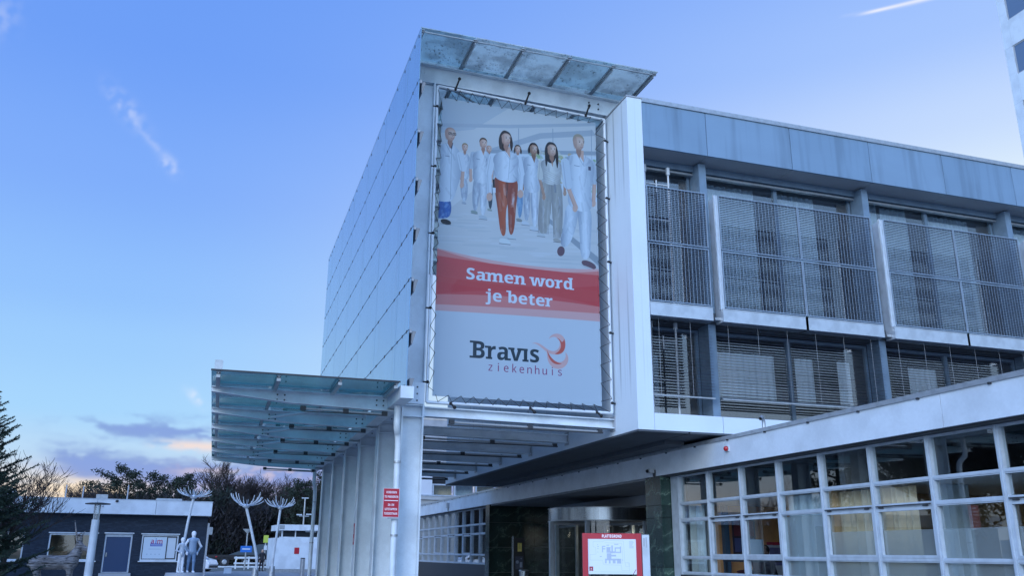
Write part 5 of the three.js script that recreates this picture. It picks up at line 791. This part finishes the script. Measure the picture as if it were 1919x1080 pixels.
  const eg = new THREE.ExtrudeGeometry(prof, { depth: 1.5, bevelEnabled: true, bevelThickness: 0.1, bevelSize: 0.08, bevelSegments: 3 }); eg.translate(0, 0, -0.75); geo().add(eg).mesh('body', phys(0.8, 0.81, 0.83, { clearcoat: 1, roughness: 0.35 }), c);
  geo().h([[-1.05, 1.08, 0.87], [1.05, 1.06, 0.87], [1.05, 1.06, 0.84], [-1.05, 1.08, 0.84], [-0.55, 1.38, 0.87], [0.5, 1.4, 0.87], [0.5, 1.4, 0.84], [-0.55, 1.38, 0.84]]).mesh('side_window', M.black, c); geo().h([[1.36, 1.05, 0.7], [1.38, 1.05, 0.7], [1.38, 1.05, -0.7], [1.36, 1.05, -0.7], [0.68, 1.49, 0.62], [0.7, 1.5, 0.62], [0.7, 1.5, -0.62], [0.68, 1.49, -0.62]]).mesh('windscreen', M.black, c);
  for (const x of [-1.3, 1.35]) for (const s of [-1, 1]) { const w = geo().c([x, 0.32, s * 0.66], [x, 0.32, s * 0.88], 0.32, 0.32, 18).mesh('wheel', M.black, c); geo().c([x, 0.32, s * 0.88], [x, 0.32, s * 0.895], 0.2, 0.2, 14).mesh('rim', M.galv, w); }
  for (const s of [-1, 1]) geo().s(2.08, 0.74, s * 0.6, 0.12, 0.09, 0.16, 10).mesh('headlight', phys(0.85, 0.87, 0.9, { roughness: 0.1, clearcoat: 1 }), c);
  geo().b(2.14, 0.32, -0.75, 2.25, 0.5, 0.75).mesh('bumper', M.dark, c);
}
// people: a man on the forecourt, a receptionist behind the window
{
  const dk = [0.012, 0.013, 0.02], sk = [0.42, 0.27, 0.2];
  const man = shade(new THREE.Mesh(body(figure({ skin: sk, hair: [0.12, 0.11, 0.1], top: dk, legs: [0.012, 0.014, 0.026], shoe: [0.01, 0.01, 0.01] }, { stride: 0.08, elbow: 0.3, slim: 1.25 }), 0.06, 60), vcol())); man.name = numbered('person'); man.position.set(4.12, 0, -81); man.rotation.y = 0.4; scene.add(man);
  tag(man, 'person in a dark coat and dark trousers walking in front of the white cabin', 'person');
  const rec = shade(new THREE.Mesh(body(figure({ skin: [0.3, 0.19, 0.14], hair: [0.015, 0.012, 0.012], top: [0.03, 0.035, 0.06], legs: dk, shoe: dk }, { stride: 0.02 }), 0.06, 60), vcol())); rec.name = numbered('person'); rec.position.set(11.5, 0.02, -17.25); rec.rotation.y = -1.3; scene.add(rec);
  tag(rec, 'person with dark hair seated behind the window of the orange room', 'person');
}
// sculptures on the lawn: dandelion clocks, a couple, a wooden deer
{
  const rod = (label, base, top, bend, r, seed, spread) => {
    const t = thing('dandelion_sculpture', label, 'sculpture', [base[0], 0, base[1]], 0, 'white dandelion sculptures'), R = rng(seed), tx = top[0] - base[0], tz = top[2] - base[1];
    geo().tube([[0, 0, 0], [bend * 0.5, top[1] * 0.33, tz * 0.33], [bend + tx * 0.5, top[1] * 0.66, tz * 0.66], [tx, top[1], tz]], 0.06, 10, 24).mesh('stem', M.white, t);
    geo().c([0, 0, 0], [0, 0.9, 0], 0.22, 0.13, 12).mesh('stem_foot', M.galv, t); geo().s(tx, top[1], tz, 0.16, 0.1, 0.16, 10).mesh('seed_head', M.white, t);
    for (let i = 0; i < 28; i++) { const a = i / 28 * 6.283 + R() * 0.2, q = r * (0.75 + 0.3 * R()), h = 0.12 + spread * R(); const d = [Math.cos(a), Math.sin(a)]; geo().tube([[tx, top[1], tz], [tx + d[0] * q * 0.45, top[1] + h * 0.18, tz + d[1] * q * 0.45], [tx + d[0] * q * 0.85, top[1] + h * 0.6, tz + d[1] * q * 0.85], [tx + d[0] * q, top[1] + h, tz + d[1] * q]], 0.014, 5, 6).mesh('filament', M.white, t); }
  };
  rod('white dandelion sculpture with a leaning stem in front of the brick pavilion', [-1.27, -44.75], [-1.05, 4.02, -44.3], -0.05, 0.83, 3, 0.35);
  rod('white dandelion sculpture with a curved stem between the pavilion and the cabin', [1.95, -43.2], [1.28, 3.6, -42.9], 0.05, 0.78, 5, 0.55);
  rod('white dandelion sculpture with a straight stem standing before the white cabin', [3.0, -48.3], [3.14, 3.78, -47.7], 0.0, 0.78, 8, 0.5);

  const wh = [0.86, 0.88, 0.9], de = [0.16, 0.26, 0.40], de2 = [0.28, 0.38, 0.5];
  const pl = geo().c([0, 0, 0], [0, 0.66, 0], 0.95, 0.8, 24).mesh('lawn_plinth', M.steelGrey); pl.position.set(-1.1, 0, -44.2); tag(pl, 'low grey round plinth below the painted couple', 'plinth');
  const st = (name, label, x, z, y, turn, c, pose, s) => { const o = shade(new THREE.Mesh(body(figure(c, pose), 0.05, 64), vcol({ roughness: 0.5 }))); o.name = numbered(name); o.position.set(x, y, z); o.rotation.y = turn; o.scale.setScalar(s); scene.add(o); tag(o, label, 'statue'); };
  st('statue', 'painted statue of a tall person in blue dungarees, hand in pocket', -0.86, -44.25, 0.66, 0.25, { skin: wh, hair: wh, top: de2, sleeve: wh, legs: de, shoe: wh }, { elbow: 0.5, stride: 0.1, slim: 1.12 }, 1.02);
  st('statue', 'painted white statue of a shorter person holding the dandelion stem', -1.3, -44.1, 0.66, 0.5, { skin: wh, hair: wh, top: [0.52, 0.58, 0.64], legs: wh, shoe: wh }, { elbow: 0.3, stride: 0.04, slim: 0.98, hands: [[-0.12, 1.02, 0.22], [0.16, 1.0, 0.2]] }, 0.86);

  // deer of weathered timber
  const W = [0.5, 0.5, 0.5], D = [], B = (...a) => D.push([...a, W]);
  B(-1.05, 1.25, 0, 0.35, 1.28, 0, 0.27, 0.30); B(-1.2, 1.2, 0, -1.05, 1.25, 0, 0.22, 0.27); B(0.3, 1.22, 0, 0.5, 1.62, 0, 0.28, 0.2); B(0.5, 1.62, 0, 0.62, 2.0, 0, 0.19, 0.13); B(0.6, 2.0, 0, 0.86, 1.86, 0, 0.12, 0.075); B(0.86, 1.86, 0, 1.02, 1.74, 0, 0.075, 0.055);
  for (const s of [-1, 1]) { B(0.62, 2.06, s * 0.1, 0.5, 2.16, s * 0.24, 0.045, 0.015); B(0.33, 1.15, s * 0.16, 0.38, 0.6, s * 0.16, 0.13, 0.07); B(0.38, 0.6, s * 0.16, 0.36, 0.05, s * 0.16, 0.065, 0.05); B(-1.05, 1.1, s * 0.16, -0.92, 0.66, s * 0.17, 0.17, 0.08); B(-0.92, 0.66, s * 0.17, -1.1, 0.42, s * 0.17, 0.075, 0.06); B(-1.1, 0.42, s * 0.17, -1.05, 0.05, s * 0.17, 0.06, 0.05); }
  const deer = thing('wooden_deer', 'rough timber deer sculpture with bare branch antlers by the lamp post', 'sculpture', [-5.62, 0, -40.2], -0.1); deer.scale.setScalar(0.9);
  const wood = std(0.66, 0.60, 0.56, { roughness: 0.95, map: per(grain, 0.9, 0.9), bumpMap: per(grain, 0.9, 0.9), bumpScale: 0.03 });
  geo().add(body(D, 0.12, 72)).mesh('body', wood, deer);
  { const g = geo(), A = [[[0.55, 2.08, 0.06], [0.42, 2.6, 0.16], [0.3, 3.08, 0.12]], [[0.55, 2.08, -0.06], [0.62, 2.4, -0.18], [0.7, 2.62, -0.26]], [[0.47, 2.38, 0.15], [0.62, 2.5, 0.22], [0.72, 2.54, 0.24]], [[0.6, 2.34, -0.16], [0.46, 2.48, -0.24], [0.4, 2.52, -0.26]]]; for (const p of A) { g.c(p[0], p[1], 0.05, 0.035, 6); g.c(p[1], p[2], 0.035, 0.012, 6); } g.mesh('antlers', wood, deer); }
  { const g = geo(), R = rng(12); for (let i = 0; i < 46; i++) { const x = -1.2 + 1.5 * R(), a = R() * 6.283, r = 0.285; g.c([x, 1.26 + Math.sin(a) * r, Math.cos(a) * r], [x + 0.35 + 0.3 * R(), 1.27 + Math.sin(a + 0.2 * (R() - 0.5)) * r * 1.04, Math.cos(a) * r * 1.04], 0.018, 0.01, 5); } for (let i = 0; i < 26; i++) { const a = R() * 6.283, y = 1.2 + 0.5 * R(); g.c([0.36 + (y - 1.2) * 0.3 + Math.cos(a) * 0.24, y, Math.sin(a) * 0.24], [0.42 + (y - 0.9) * 0.33 + Math.cos(a) * 0.19, y + 0.3, Math.sin(a) * 0.18], 0.016, 0.009, 5); } g.mesh('timber_strips', wood, deer); }

  const l = thing('path_lamp', 'pale column lamp with a flat dark disc on top', 'lamp', [-3.25, 0, -28.3]);
  geo().c([0, 0, 0], [0, 2.45, 0], 0.115, 0.105, 18).mesh('column', M.white, l); geo().c([0, 2.46, 0], [0, 2.86, 0], 0.085, 0.085, 16).mesh('glass_tube', phys(0.85, 0.9, 0.92, { roughness: 0.1, transmission: 0.85, thickness: 0 }), l);
  for (const a of [0.5, 2.1, 3.7, 5.3]) geo().c([0.095 * Math.cos(a), 2.45, 0.095 * Math.sin(a)], [0.095 * Math.cos(a), 2.88, 0.095 * Math.sin(a)], 0.011, 0.011, 6).mesh('stay', M.steelGrey, l);
  geo().c([0, 2.88, 0], [0, 2.905, 0], 0.34, 0.34, 28).c([0, 2.905, 0], [0, 2.93, 0], 0.34, 0.1, 28).mesh('disc_shade', M.dark, l);
}

// ---------------------------------------------------------------- trees
const bark = std(0.050, 0.042, 0.038, { roughness: 0.95, map: per(barkT, 0.8) }), twigM = std(0.045, 0.036, 0.034, { roughness: 1 });
function bareTree(seed, H, o = {}) {                  // {trunk, twigs} geometries; forks and bends, thinner with every order
  const R = rng(seed), big = geo(), fine = geo(), maxO = o.orders ?? 5, up = o.up ?? 0.25, thick = o.thick ?? 0.024;
  const grow = (p, d, len, r, ord) => {
    const n = ord < 2 ? 4 : 3; let q = p.clone(), dir = d.clone(), rr = r;
    const kids = [];
    for (let i = 0; i < n; i++) {
      const nd = dir.clone().add(V(R() - 0.5, (R() - 0.5) * 0.6 + up * 0.35, R() - 0.5).multiplyScalar(ord ? 0.42 : 0.16)).normalize(), e = q.clone().addScaledVector(nd, len / n), r2 = rr * (0.86 - 0.03 * ord);
      (ord < 3 ? big : fine).c(q.toArray(), e.toArray(), rr, r2, ord < 1 ? 8 : ord < 3 ? 5 : 3, true); q = e; dir = nd; rr = r2;
      if (ord < maxO && (i > 0 || ord > 0)) kids.push([q.clone(), dir.clone(), rr, (i + 1) / n]);
    }
    if (ord >= maxO) return;
    for (const [kp, kd, kr, u] of kids) { const c = ord === 0 ? 3 : ord < 3 ? 2 : 2; for (let k = 0; k < c; k++) { if (R() < 0.12) continue; const a = R() * 6.283, t = 0.45 + 0.5 * R(), side = V(Math.cos(a), 0, Math.sin(a)), nd = kd.clone().multiplyScalar(Math.cos(t)).addScaledVector(side, Math.sin(t)).add(V(0, up * 0.6, 0)).normalize(); grow(kp, nd, len * (0.52 + 0.2 * R()), Math.max(0.026, kr * 0.6), ord + 1); } }
  };
  grow(V(0, 0, 0), V((R() - 0.5) * 0.1, 1, (R() - 0.5) * 0.1).normalize(), H * 0.46, H * thick, 0);
  return { trunk: big.geo(), twigs: fine.geo() };
}
const bareProtos = new Map();
function putBare(key, label, x, z, H, turn, group) {
  const s = H / 12; if (!bareProtos.has(key)) { const g = bareTree(key, 12, key > 30 ? { orders: 4, up: 0.4 } : {}); const t = thing('bare_tree', label, 'tree', [x, 0, z], turn, group); t.scale.setScalar(s); for (const [n, q, m] of [['trunk', g.trunk, bark], ['crown', g.twigs, twigM]]) { const o = shade(new THREE.Mesh(q, m)); o.name = n; t.add(o); } bareProtos.set(key, t); return t; }
  const t = copy(bareProtos.get(key), label, [x, 0, z], turn, s); if (group) t.userData.group = group; return t;
}
putBare(11, 'wide bare tree standing out above the woodland left of the curved dandelion', 1.2, -131, 13.6, 0.3);
putBare(12, 'slim bare tree above the woodland between the two right dandelions', 6.3, -131, 12.0, 1.2);
putBare(31, 'bare tree behind the spruce at the left edge', -8.1, -42, 5.7, 0.2);
putBare(11, 'bare tree above the woodland behind the far downpipe', 11.2, -118, 11.5, 2.2);
putBare(12, 'low bare tree over the left end of the pavilion roof', -13.2, -112, 8.6, 4.0);
putBare(13, 'low bare tree over the pavilion roof left of the pines', -16.5, -118, 8.0, 3.0);
for (const [x, z, H, k, l] of [[-15, -30, 11, 11, 'near bare tree on the lawn left of the lamp'], [-19, -40, 13, 12, 'bare tree on the lawn left of the deer'], [-24, -33, 14, 13, 'far left bare tree on the lawn'], [-17, -22, 12, 12, 'bare tree on the lawn nearest the entrance'], [-26, -48, 14, 11, 'bare tree beyond the left end of the pavilion'], [-13, -15, 12, 13, 'bare tree opposite the reception windows']]) putBare(k, l, x, z, H, x * 1.7);

// conifers: crowns of needle tufts along whorled limbs
function pine(seed, H, wide, base) {
  const R = rng(seed), w = geo(), pos = []; w.c([0, 0, 0], [0.1, H * 0.9, 0], H * 0.022, H * 0.006, 7);
  const tri = (c, s) => { const a = V(R() - 0.5, R() - 0.5, R() - 0.5).normalize(), b = V(R() - 0.5, R() - 0.5, R() - 0.5).cross(a).normalize(); for (const q of [c.clone().addScaledVector(a, s), c.clone().addScaledVector(b, s * 0.28), c.clone().addScaledVector(b, -s * 0.28)]) pos.push(q.x, q.y, q.z); };
  const n = 34; for (let i = 0; i < n; i++) { const u = i / (n - 1), y = H * (base + (1 - base) * u), L = wide * (0.25 + 0.75 * Math.pow(Math.sin(Math.PI * Math.min(1, 0.18 + 0.82 * (1 - u))), 0.8)) * (0.7 + 0.5 * R()), a = i * 2.4 + R(), e = V(Math.cos(a) * L, y + L * (0.1 + 0.25 * R()), Math.sin(a) * L), s = V(0, y - 0.2, 0); w.c(s.toArray(), e.toArray(), 0.05 + 0.05 * (1 - u), 0.02, 4); for (let k = 0; k < 90; k++) { const f = 0.3 + 0.75 * R(), c = s.clone().lerp(e, f).add(V((R() - 0.5) * 1.2, (R() - 0.3) * 0.75, (R() - 0.5) * 1.2)); tri(c, 0.18 + 0.18 * R()); tri(c, 0.16 + 0.16 * R()); } }
  const g = new THREE.BufferGeometry(); g.setAttribute('position', new THREE.Float32BufferAttribute(pos, 3)); g.computeVertexNormals(); return { trunk: w.geo(), crown: g };
}
{
  const needle = std(0.022, 0.034, 0.022, { roughness: 0.95, side: THREE.DoubleSide }), P = new Map();
  const put = (key, label, x, z, H, wide, base, turn) => { if (!P.has(key)) { const g = pine(key, 11, wide, base), t = thing('pine_tree', label, 'tree', [x, 0, z], turn); t.scale.setScalar(H / 11); for (const [n, q, m] of [['trunk', g.trunk, bark], ['crown', g.crown, needle]]) { const o = shade(new THREE.Mesh(q, m)); o.name = n; t.add(o); } P.set(key, t); return t; } return copy(P.get(key), label, [x, 0, z], turn, H / 11); };
  put(41, 'tallest dark pine left in the group behind the pavilion', -12.4, -128, 11.6, 3.2, 0.25, 0); put(42, 'broad dark pine in the middle of the group behind the pavilion', -9.2, -127, 11.0, 3.6, 0.2, 1);
  put(41, 'dark pine at the right of the group behind the pavilion', -6.4, -129, 10.6, 3.2, 0.25, 2); put(43, 'thin pointed pine right of the broad group', -4.2, -126, 10.9, 1.9, 0.3, 3);
  put(42, 'dark pine farthest left in the group behind the pavilion', -14.9, -130, 9.8, 3.6, 0.2, 4); put(43, 'pointed pine above the right dandelion', 9.6, -112, 9.6, 1.9, 0.3, 1.5); put(41, 'dark pine partly hidden by the far downpipe', 12.8, -110, 10.2, 3.2, 0.25, 5);
  for (const [x, z, H, k, l] of [[-27, -24, 15, 41, 'nearest tall pine on the lawn left of the forecourt'], [-29, -33, 16, 42, 'second tall pine on the lawn left of the forecourt'], [-28, -44, 15, 41, 'third tall pine on the lawn left of the forecourt'], [-31, -52, 16, 42, 'fourth tall pine on the lawn left of the forecourt'], [-30, -64, 15, 41, 'tall pine beyond the left end of the pavilion'], [-26, -16, 14, 42, 'tall pine on the lawn opposite the reception windows'], [-29, -6, 15, 41, 'tall pine on the lawn left of where the viewer stands']]) put(k, l, x, z, H, 3.2, 0.25, x + z);
}
// the woodland that reads as one mass: leafless scrub in many tufts
{
  const R = rng(77), pos = []; for (let i = 0; i < 90; i++) { const c = V((R() - 0.5) * 2.4, (R() - 0.5) * 2.2, (R() - 0.5) * 2.4), a = V(R() - 0.5, 0.55 * R() + 0.1, R() - 0.5).normalize(), b = V(R() - 0.5, R() - 0.5, R() - 0.5).cross(a).normalize(), s = 0.5 + 0.7 * R(), w = i % 3 ? 0.022 : 0.09; for (const q of [c.clone().addScaledVector(a, s), c.clone().addScaledVector(b, w), c.clone().addScaledVector(b, -w)]) pos.push(q.x, q.y, q.z); }
  const g = new THREE.BufferGeometry(); g.setAttribute('position', new THREE.Float32BufferAttribute(pos, 3)); g.computeVertexNormals();
  const m = std(1, 1, 1, { roughness: 1, side: THREE.DoubleSide }), spots = [];
  for (let i = 0; i < 5200; i++) { const x = -62 + 122 * R(), z = -119 - 19 * R(), top = 5.6 + 3.2 * fbm(x * 0.3 + 9, z * 0.12, 4) - 2.0 * sm(-10, -20, x), y = 0.4 + top * Math.pow(R(), 0.85); spots.push([x, y, z]); }
  const I = shade(new THREE.InstancedMesh(g, m, spots.length)), q = new THREE.Object3D(), c = new THREE.Color(); I.name = 'woodland';
  spots.forEach(([x, y, z], i) => { q.position.set(x, y, z); q.rotation.set(R() * 0.4, R() * 6.283, R() * 0.4); q.scale.setScalar(0.8 + 0.6 * R()); q.updateMatrix(); I.setMatrixAt(i, q.matrix); const k = R(), d = y / 9; c.setRGB(0.022 + 0.016 * k * d, 0.022 + 0.010 * k * d, 0.023 + 0.008 * k); if (k < 0.22) c.setRGB(0.016, 0.026, 0.02); I.setColorAt(i, c); });
  scene.add(I); tag(I, 'dense dark leafless woodland behind the road', 'woodland', null, 'stuff');
}
// spruce at the left edge: whorls of limbs, each with side twigs clad in needles
{
  const R = rng(5), wood = geo(), pos = [], nor = [];
  const needle = (p, d, l) => { const s = V(R() - 0.5, R() - 0.5, R() - 0.5).cross(d).normalize(), a = p.clone().addScaledVector(s, 0.010), b = p.clone().addScaledVector(s, -0.010), e = p.clone().addScaledVector(d, l); pos.push(a.x, a.y, a.z, b.x, b.y, b.z, e.x, e.y, e.z); };
  const twig = (p, d, L) => { const n = Math.max(8, Math.round(L / 0.007)); const e = p.clone().addScaledVector(d, L); wood.c(p.toArray(), e.toArray(), 0.008, 0.004, 3, true); for (let i = 0; i < n; i++) { const f = (i + R()) / n, a = R() * 6.283, s = V(Math.cos(a), Math.sin(a), R() - 0.5); s.addScaledVector(d, -s.dot(d)).normalize(); needle(p.clone().lerp(e, f), s.multiplyScalar(0.8).addScaledVector(d, 0.75).normalize(), 0.032 + 0.02 * R()); } };
  const H = 4.15, top = 4.15; wood.c([0, 0, 0], [0, H, 0], 0.1, 0.012, 8);
  for (let w = 0; w < 36; w++) {
    const u = w / 35, y = 0.25 + (top - 0.42) * u, Lm = 1.28 * Math.pow(1 - u, 0.75) + 0.16, n = 8;
    for (let k = 0; k < n; k++) {
      const a = k / n * 6.283 + w * 1.1 + R() * 0.5, L = Lm * (0.72 + 0.5 * R()); if (Math.cos(a) < -0.55) continue;
      const d = V(Math.cos(a), 0.12 + 0.42 * u + 0.2 * R(), Math.sin(a)).normalize(); let q = V(0, y + (R() - 0.5) * 0.12, 0), dir = d.clone(); const seg = Math.max(3, Math.round(L / 0.14));
      for (let i = 0; i < seg; i++) {
        dir.add(V(0, i / seg * 0.14 - 0.04, 0)).normalize(); const e = q.clone().addScaledVector(dir, L / seg); wood.c(q.toArray(), e.toArray(), 0.018 * (1 - i / seg) + 0.005, 0.018 * (1 - (i + 1) / seg) + 0.004, 4, true);
        if (i / seg > 0.12) for (const s of [-1, 1]) { const side = V(-dir.z * s, 0.02 + 0.25 * R(), dir.x * s).normalize().addScaledVector(dir, 0.85).normalize(); twig(q.clone().lerp(e, R()), side, (0.13 + 0.2 * R()) * (1.15 - 0.6 * i / seg)); if (R() < 0.55) twig(q.clone().lerp(e, R()), V(side.x, -0.35, side.z).normalize(), 0.1 + 0.1 * R()); }
        const nn = Math.round(L / seg / 0.006); for (let j = 0; j < nn; j++) { const b = R() * 6.283, s = V(Math.cos(b), Math.sin(b), R() - 0.5); s.addScaledVector(dir, -s.dot(dir)).normalize(); needle(q.clone().lerp(e, R()), s.addScaledVector(dir, 0.7).normalize(), 0.035 + 0.02 * R()); }
        q = e;
      }
      twig(q, dir, 0.2 + 0.16 * R());
    }
  }
  const g = new THREE.BufferGeometry(); g.setAttribute('position', new THREE.Float32BufferAttribute(pos, 3)); g.computeVertexNormals();
  const t = thing('spruce_tree', 'dark green spruce at the left edge of the forecourt', 'tree', [-4.12, 0, -17.2]);
  wood.mesh('trunk', bark, t); const o = shade(new THREE.Mesh(g, std(0.020, 0.044, 0.030, { roughness: 0.85, side: THREE.DoubleSide }))); o.name = 'crown'; t.add(o);
}

renderer.render(scene, camera);
